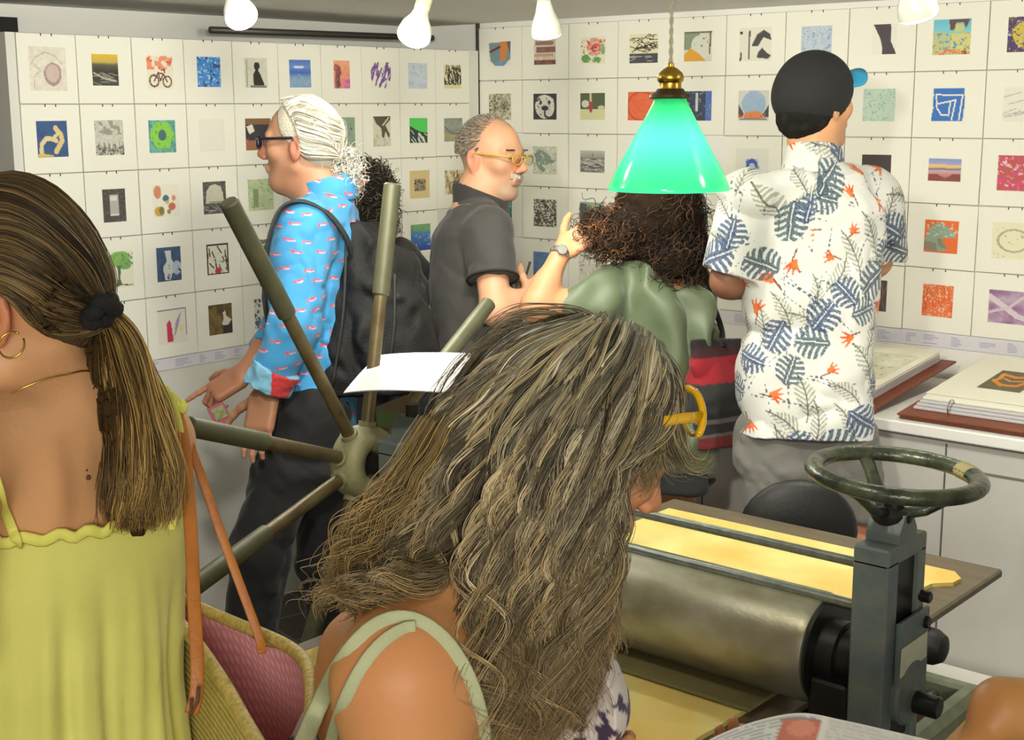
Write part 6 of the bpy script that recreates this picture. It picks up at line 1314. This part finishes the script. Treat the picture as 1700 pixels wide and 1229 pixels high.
S.loft([(hpW, .11, .16), (down(hpW+fW*.03, 1.0), .095, .13), (P(690, 1200, 1.36)-Z3*.03, .105, .14), (P(712, 1100, 1.37), .10, .15), (P(750, 1015, 1.385), .06, .12), (P(785, 970, 1.395), .045, .07)], fW, k=.04)
S.cone(P(790, 985, 1.39), sR, .046, .055, k=.06); S.cone(P(795, 990, 1.41), sL, .045, .052, k=.05); S.cone(P(760, 960, 1.37), P(690, 1040, 1.30), .04, .05, k=.05)
add_limb(S, sR, eR, wR_, (.060, .046, .044, .028), k=.03); add_limb(S, sL, eL, wL_, (.054, .042, .04, .026))
add_hand(S, wR_, P(1030, 1290, 1.34)-wR_, Z3*.3-lW*.8, -1, (.5, .6, .6, .7), s=.95); add_hand(S, wL_, P(1160, 1290, 1.5)-wL_, -Z3*.3-lW*.6, 1, (.5, .6, .6, .7), s=.95)
for q in (1, -1): kn = down(hpW, .46)+lW*.09*q; an = down(hpW, .085)+lW*.09*q; add_limb(S, hpW+lW*.07*q, kn, an, (.08, .058, .056, .038)); add_foot(S, an, fW, .95)
bodyW = body('body', S, tW, (198, 140, 90), [(sR+Z3*.02-FW*.05, (.06, .06, .07), (200, 132, 86), .5), (gW(.07, -.03, -.03), (.06, .06, .06), (214, 146, 110), .6)], res=.0042, smooth=3)
def purple(V):
    n1 = fbm(V, 55, 3)+.5*noise(V, 150, 8); c = np.tile(lin((206, 196, 190)), (len(V), 1)); c[n1 > .12] = lin((62, 46, 74)); return c
S = SDF(); S.loft([(down(hpW, .5), .19, .23), (down(hpW, .80), .155, .195), (down(hpW+fW*.03, 1.0), .125, .16), (P(720, 1200, 1.37)-Z3*.03, .125, .150), (P(745, 1110, 1.385), .110, .140)], fW, k=.03); S.ell(P(895, 1150, 1.40), (.085, .11, .085), basis(fW), k=.05)
S.cut(P(800, 1085, 1.38), unit(Z3-fW*.30+lW*0)); S.cut(down(hpW, .5), (0, 0, -1))
S.cut(P(760, 1120, 1.285), unit(-lW*1.-fW*.1), box=(sR-.16, sR+.16))
dressW = cloth('dress', S, tW, purple, res=.0032, fold=.006, scale=9)
M_sage = mat('sage_strap_cloth', (176, 180, 142), .85, bump=(380, .15), var=(30, (160, 166, 128), .5))
bodyband([(498, 1250), (530, 1170), (568, 1100), (612, 1048), (655, 1027), (700, 1034), (745, 1072), (778, 1130), (796, 1190), (806, 1260)], .0088, 'shoulder_strap', M_sage, tW)
bodyband([(540, 1260), (566, 1180), (596, 1115), (632, 1068), (668, 1044), (690, 1040)], .0058, 'inner_strap', M_sage, tW)
# hair
S = SDF(); S.ell(gW(-.016, 0, .034), (.099, .081, .090), RW_, k=.03); S.ell(P(905, 720, 1.42), (.08, .09, .09), k=.05); S.ell(P(840, 770, 1.41), (.07, .07, .10), k=.05); S.cone(P(955, 800, 1.41), P(935, 1200, 1.40), .055, .035, k=.04); S.cone(P(880, 850, 1.40), P(900, 1200, 1.39), .055, .03, k=.04); S.cone(P(845, 655, 1.44), P(728, 850, 1.415), .045, .026, k=.04); S.cone(P(728, 850, 1.415), P(650, 940, 1.40), .026, .012, k=.04)
S.cut(gW(.072, 0, .06), RW_@unit((1, 0, -.35))); S.cut(gW(.035, 0, -.05), RW_@unit((1, 0, -.5)), box=(gW(.06, 0, -.05)-.085, gW(.06, 0, -.05)+.085))
V, F = S.mesh(.005); coreW = bvh((V, F), objvf(bodyW), objvf(dressW)); npmesh('hair', V, F, M_hbase, tW, col=np.tile(lin((66, 58, 42)), (len(V), 1))*(1+.35*fbm(V*np.array([1, 1, .4]), 60, 1)[:, None]))
GH = [[(970, 528, 1.43), (872, 556, 1.41), (794, 612, 1.40), (728, 694, 1.39), (674, 790, 1.385), (624, 880, 1.38), (588, 950, 1.37), (556, 1015, 1.36)],
      [(980, 530, 1.40), (888, 578, 1.36), (812, 654, 1.34), (752, 748, 1.325), (704, 850, 1.315), (658, 940, 1.31), (610, 1000, 1.30), (575, 1030, 1.30)],
      [(990, 534, 1.385), (905, 600, 1.335), (835, 690, 1.31), (785, 795, 1.295), (748, 890, 1.285), (720, 960, 1.28), (690, 985, 1.28), (650, 995, 1.28)],
      [(994, 536, 1.38), (912, 606, 1.325), (852, 700, 1.30), (812, 800, 1.285), (785, 900, 1.28), (776, 985, 1.275), (788, 1080, 1.265), (808, 1160, 1.262), (826, 1270, 1.265)],
      [(1002, 524, 1.43), (975, 560, 1.37), (930, 630, 1.31), (880, 722, 1.285), (850, 830, 1.275), (835, 930, 1.27), (826, 1030, 1.27), (836, 1130, 1.27), (850, 1250, 1.275)],
      [(1020, 526, 1.44), (1000, 560, 1.37), (960, 640, 1.295), (925, 740, 1.272), (902, 850, 1.266), (890, 950, 1.265), (880, 1050, 1.265), (884, 1140, 1.27), (890, 1270, 1.28)],
      [(1046, 533, 1.45), (1030, 580, 1.36), (1000, 645, 1.292), (970, 742, 1.268), (955, 850, 1.265), (945, 950, 1.265), (935, 1040, 1.27), (922, 1140, 1.275), (925, 1270, 1.285)],
      [(1070, 545, 1.45), (1055, 600, 1.36), (1032, 660, 1.302), (1008, 742, 1.282), (1000, 830, 1.275), (990, 920, 1.275), (985, 1000, 1.28), (968, 1090, 1.285), (950, 1220, 1.29)],
      [(1088, 560, 1.45), (1082, 610, 1.37), (1066, 665, 1.325), (1050, 732, 1.305), (1016, 800, 1.298), (992, 880, 1.295), (986, 960, 1.295), (988, 1030, 1.295), (972, 1110, 1.30)],
      [(1096, 572, 1.46), (1106, 625, 1.36), (1094, 690, 1.335), (1050, 760, 1.325), (1014, 830, 1.315), (998, 900, 1.31), (990, 970, 1.305), (990, 1060, 1.305)],
      [(1092, 566, 1.47), (1114, 606, 1.40), (1124, 660, 1.385), (1110, 715, 1.375), (1092, 755, 1.37), (1085, 785, 1.37)]]
GH = [[P(*q) for q in k] for k in GH]; GL, GR_, GX = GH[:3], GH[3:-1], [GH[-2][:5], GH[-1]]
PG = [(178, 172, 150), (142, 136, 116), (206, 198, 174), (108, 102, 86), (76, 70, 58), (160, 146, 114), (128, 122, 106), (90, 84, 68)]
for nm, GG, n_, sd_ in (('wavy_hair_back', GL, 2300, 61), ('wavy_hair_side', GR_, 4800, 66), ('temple_hair', GX, 420, 67)):
    guide_hair(nm, GG, n_, tW, PG, K=44, clump=20, wave=(.023, .13), spread=.006, layer=.05, rad=(.00036, .0007), seed=sd_, endjit=.16, tipcol=(176, 146, 96), wave0=.5, core=coreW, puff=.018)
    guide_hair('light_locks', GG, int(n_*.11), tW, [(222, 212, 180), (200, 186, 148), (190, 174, 136)], K=54, clump=11, wave=(.026, .12), spread=.0028, layer=.006, rad=(.0004, .0007), pj=3., seed=sd_+20, endjit=.25, tipcol=(206, 168, 110), wave0=.6, core=coreW, puff=.03)
GF = [[(1085, 590, 1.39), (1104, 650, 1.37), (1100, 700, 1.355), (1092, 740, 1.35), (1100, 775, 1.35), (1120, 800, 1.35)],
      [(1090, 595, 1.39), (1115, 660, 1.37), (1118, 710, 1.36), (1122, 752, 1.355), (1150, 776, 1.355), (1192, 768, 1.355)],
      [(1095, 600, 1.40), (1122, 665, 1.38), (1135, 705, 1.37), (1150, 735, 1.365), (1170, 750, 1.365), (1182, 740, 1.365)]]
guide_hair('fringe', [[P(*q) for q in k] for k in GF], 170, tW, [(170, 156, 116), (136, 124, 92), (110, 98, 72)], K=26, clump=7, wave=(.006, .06), spread=.006, layer=.02, rad=(.00035, .0006), seed=63, endjit=.3)
# stray curls
GS = [[(700, 700, 1.36), (640, 800, 1.35), (600, 850, 1.345), (575, 900, 1.34), (590, 930, 1.34), (560, 960, 1.34)], [(760, 690, 1.33), (700, 800, 1.31), (640, 880, 1.30), (590, 940, 1.30), (540, 1010, 1.30), (518, 1040, 1.30)]]
guide_hair('stray_curls', [[P(*q) for q in k] for k in GS], 150, tW, [(176, 148, 96), (140, 118, 76), (196, 164, 100)], K=60, clump=4, wave=(.014, .05), spread=.012, layer=.02, rad=(.0004, .0006), seed=64, endjit=.3, wave0=.5)
GT = [[(830, 570, 1.39), (770, 590, 1.385), (735, 640, 1.38), (700, 700, 1.375), (670, 760, 1.37)], [(960, 535, 1.40), (900, 524, 1.40), (840, 540, 1.395), (815, 560, 1.39), (800, 600, 1.385)], [(1000, 534, 1.39), (950, 514, 1.39), (880, 516, 1.39), (820, 545, 1.39), (790, 570, 1.39)]]
guide_hair('flyaway_hair', [[P(*q) for q in k] for k in GT], 70, tW, [(150, 136, 100), (120, 108, 78)], K=40, clump=2, wave=(.006, .10), spread=.006, layer=.01, rad=(.0003, .0005), seed=65, endjit=.3)
# yellow glasses pushed up on the head
M_yg = mat('clear_yellow_acetate', (226, 172, 22), .12, coat=.5)
gs_ = MB(); Lc = P(1152, 676, 1.385); ex_ = unit(.15*RT+.0*UP+.99*FW); ey_ = unit(.30*RT-.95*UP)
def oval(c, w=.019, h=.022): return [c+ex_*w*math.cos(a)+ey_*h*math.sin(a)+RT*.004*math.cos(a) for a in np.linspace(0, 6.283, 30, endpoint=False)]
q1 = smoothcurve([P(1128, 650, 1.40), P(1142, 645, 1.395), P(1157, 655, 1.385), P(1166, 680, 1.375), P(1166, 705, 1.368), P(1160, 722, 1.366)], 20)
gs_.tube(q1, .0040, 10)
gs_.tube(smoothcurve([P(1128, 650, 1.40), P(1124, 670, 1.405), P(1132, 700, 1.41), P(1148, 722, 1.40), P(1160, 722, 1.366)], 20), .0026, 10)
gs_.tube([P(1166, 692, 1.37), P(1140, 694, 1.35), P(1110, 698, 1.335), P(1085, 704, 1.325), P(1050, 716, 1.32)], .0056, 10, flat=(np.tile(UP, (5, 1)), .4))
gs_.tube([P(1132, 655, 1.41), P(1118, 625, 1.43), P(1104, 598, 1.45), P(1085, 575, 1.47)], .0046, 10)
gs_.build('glasses', M_yg, tW, smooth=True)
# open magazine held in front of the press
mz = thing('magazine', 'open magazine with a red picture at the bottom edge of the photo', 'magazine', P(1330, 1240, 1.30))
def curved(name, prof, depthv, m, parent, col=None, nv=14, th_=.0012):
    p = np.asarray(prof, float); n = len(p); V = np.concatenate([p+depthv*j/nv for j in range(nv+1)]); i = np.arange(nv)[:, None]*n+np.arange(n-1)[None]
    F = np.stack([i, i+1, i+n+1, i+n], -1).reshape(-1, 4); k = len(V); F2 = np.concatenate([F, F[:, ::-1]+k])
    return npmesh(name, np.concatenate([V, V-np.array([0, 0, th_])]), F2, m, parent, col=None if col is None else np.concatenate([col, col]))
pf = smoothcurve([P(1120, 1262, 1.36), P(1190, 1222, 1.385), P(1260, 1196, 1.40), P(1330, 1184, 1.41), P(1400, 1196, 1.41), P(1480, 1214, 1.41), P(1590, 1240, 1.41)], 80)
dv = (P(1250, 1330, 1.2)-P(1300, 1190, 1.41)); nv = 40
Cm = np.tile(lin((226, 224, 222)), ((nv+1)*80, 1)).reshape(nv+1, 80, 3)
rs = np.random.RandomState(2)
for r_ in range(2, nv, 2):
    for x in range(6, 74):
        if rs.rand() < .7: Cm[r_, x] = lin((170, 166, 176))
yy, xx = np.mgrid[0:nv+1, 0:80]; pm = (xx > 34) & (xx < 47) & (yy > 3) & (yy < 20); Cm[pm] = lin((206, 92, 64)); Cm[pm & ((xx-41)**2+(yy-8)**2 < 20)] = lin((226, 130, 96)); Cm[(xx > 33) & (xx < 48) & ((yy == 3) | (yy == 20))] = lin((120, 116, 120)); Cm[:, 47:49] = lin((236, 234, 232)); Cm[:, 49:] = np.where(Cm[:, 49:].min(-1, keepdims=True) < .5, lin((206, 204, 206)), Cm[:, 49:])
M_mag = mat('magazine_print', attr=True, rough=.35)
curved('left_page', pf, dv, M_mag, mz, Cm.reshape(-1, 3), nv)
pf2 = pf-Z3*.008+RT*.004
curved('under_pages', pf2, dv, M_page, mz, None, nv, .006)

# ------------------------------------------------------------------ bare forearm reaching in at the right edge
tH = thing('person', 'person of whom only a bare tanned forearm shows at the right edge', 'person', down(P(2050, 1300, 1.5), 0))
S = SDF(); a_, b_, c_ = P(1990, 1010, 1.50), P(1900, 1215, 1.44), P(1665, 1178, 1.42); fH = unit(c_-b_)
S.loft([(down(P(2090, 1200, 1.6), .86), .1, .15), (down(P(2090, 1200, 1.6), 1.1), .1, .14), (P(2080, 1000, 1.6), .11, .16), (P(2070, 900, 1.6), .06, .1)], fH); add_head(S, P(2040, 740, 1.6), fH, Z3, 1., neck=P(2065, 900, 1.6))
add_limb(S, a_, b_, c_, (.05, .044, .046, .034)); add_hand(S, c_, P(1610, 1232, 1.44)-c_, Z3+UP*.2, -1, (.7, .8, .9, .9))
for q in (1, -1): hp = down(P(2090, 1200, 1.6), .86); l_ = np.cross((0, 0, 1), unit((fH[0], fH[1], 0))); kn = down(hp, .46)+l_*.09*q; an = down(hp, .085)+l_*.09*q; add_limb(S, hp+l_*.08*q, kn, an, (.09, .056, .056, .038)); add_foot(S, an, fH)
body('body', S, tH, (196, 142, 84), [(c_+fH*.05, (.07, .07, .05), (150, 92, 44), .5), (b_+(c_-b_)*.4, (.06, .06, .05), (186, 132, 78), .5)], res=.0055, mottle=.12)
S = SDF(); S.loft([(down(P(2090, 1200, 1.6), .5), .16, .2), (down(P(2090, 1200, 1.6), .9), .12, .17), (P(2080, 1000, 1.6), .125, .175), (P(2070, 915, 1.6), .07, .11)], fH); S.cone(P(2070, 905, 1.6), a_, .07, .075, k=.04); cloth('dress', S, tH, (96, 92, 96), res=.01)
RH, gH = basis(fH, (0, 0, 1)), lambda x, y, z: P(2040, 740, 1.6)+basis(fH, (0, 0, 1))@np.array([x, y, z])
S = SDF(); S.ell(gH(-.018, 0, .036), (.106, .086, .096), RH); S.ell(gH(-.06, 0, -.03), (.062, .072, .08), RH); S.cut(gH(.055, 0, .05), RH@unit((1, 0, -.3))); S.cut(gH(-.02, 0, -.01), RH@unit((.7, 0, -.7))); V, F = S.mesh(.006, lambda p: .003*fbm(p, 50, 3)); npmesh('hair', V, F, M_hbase, tH, col=np.tile(lin((52, 40, 30)), (len(V), 1)))
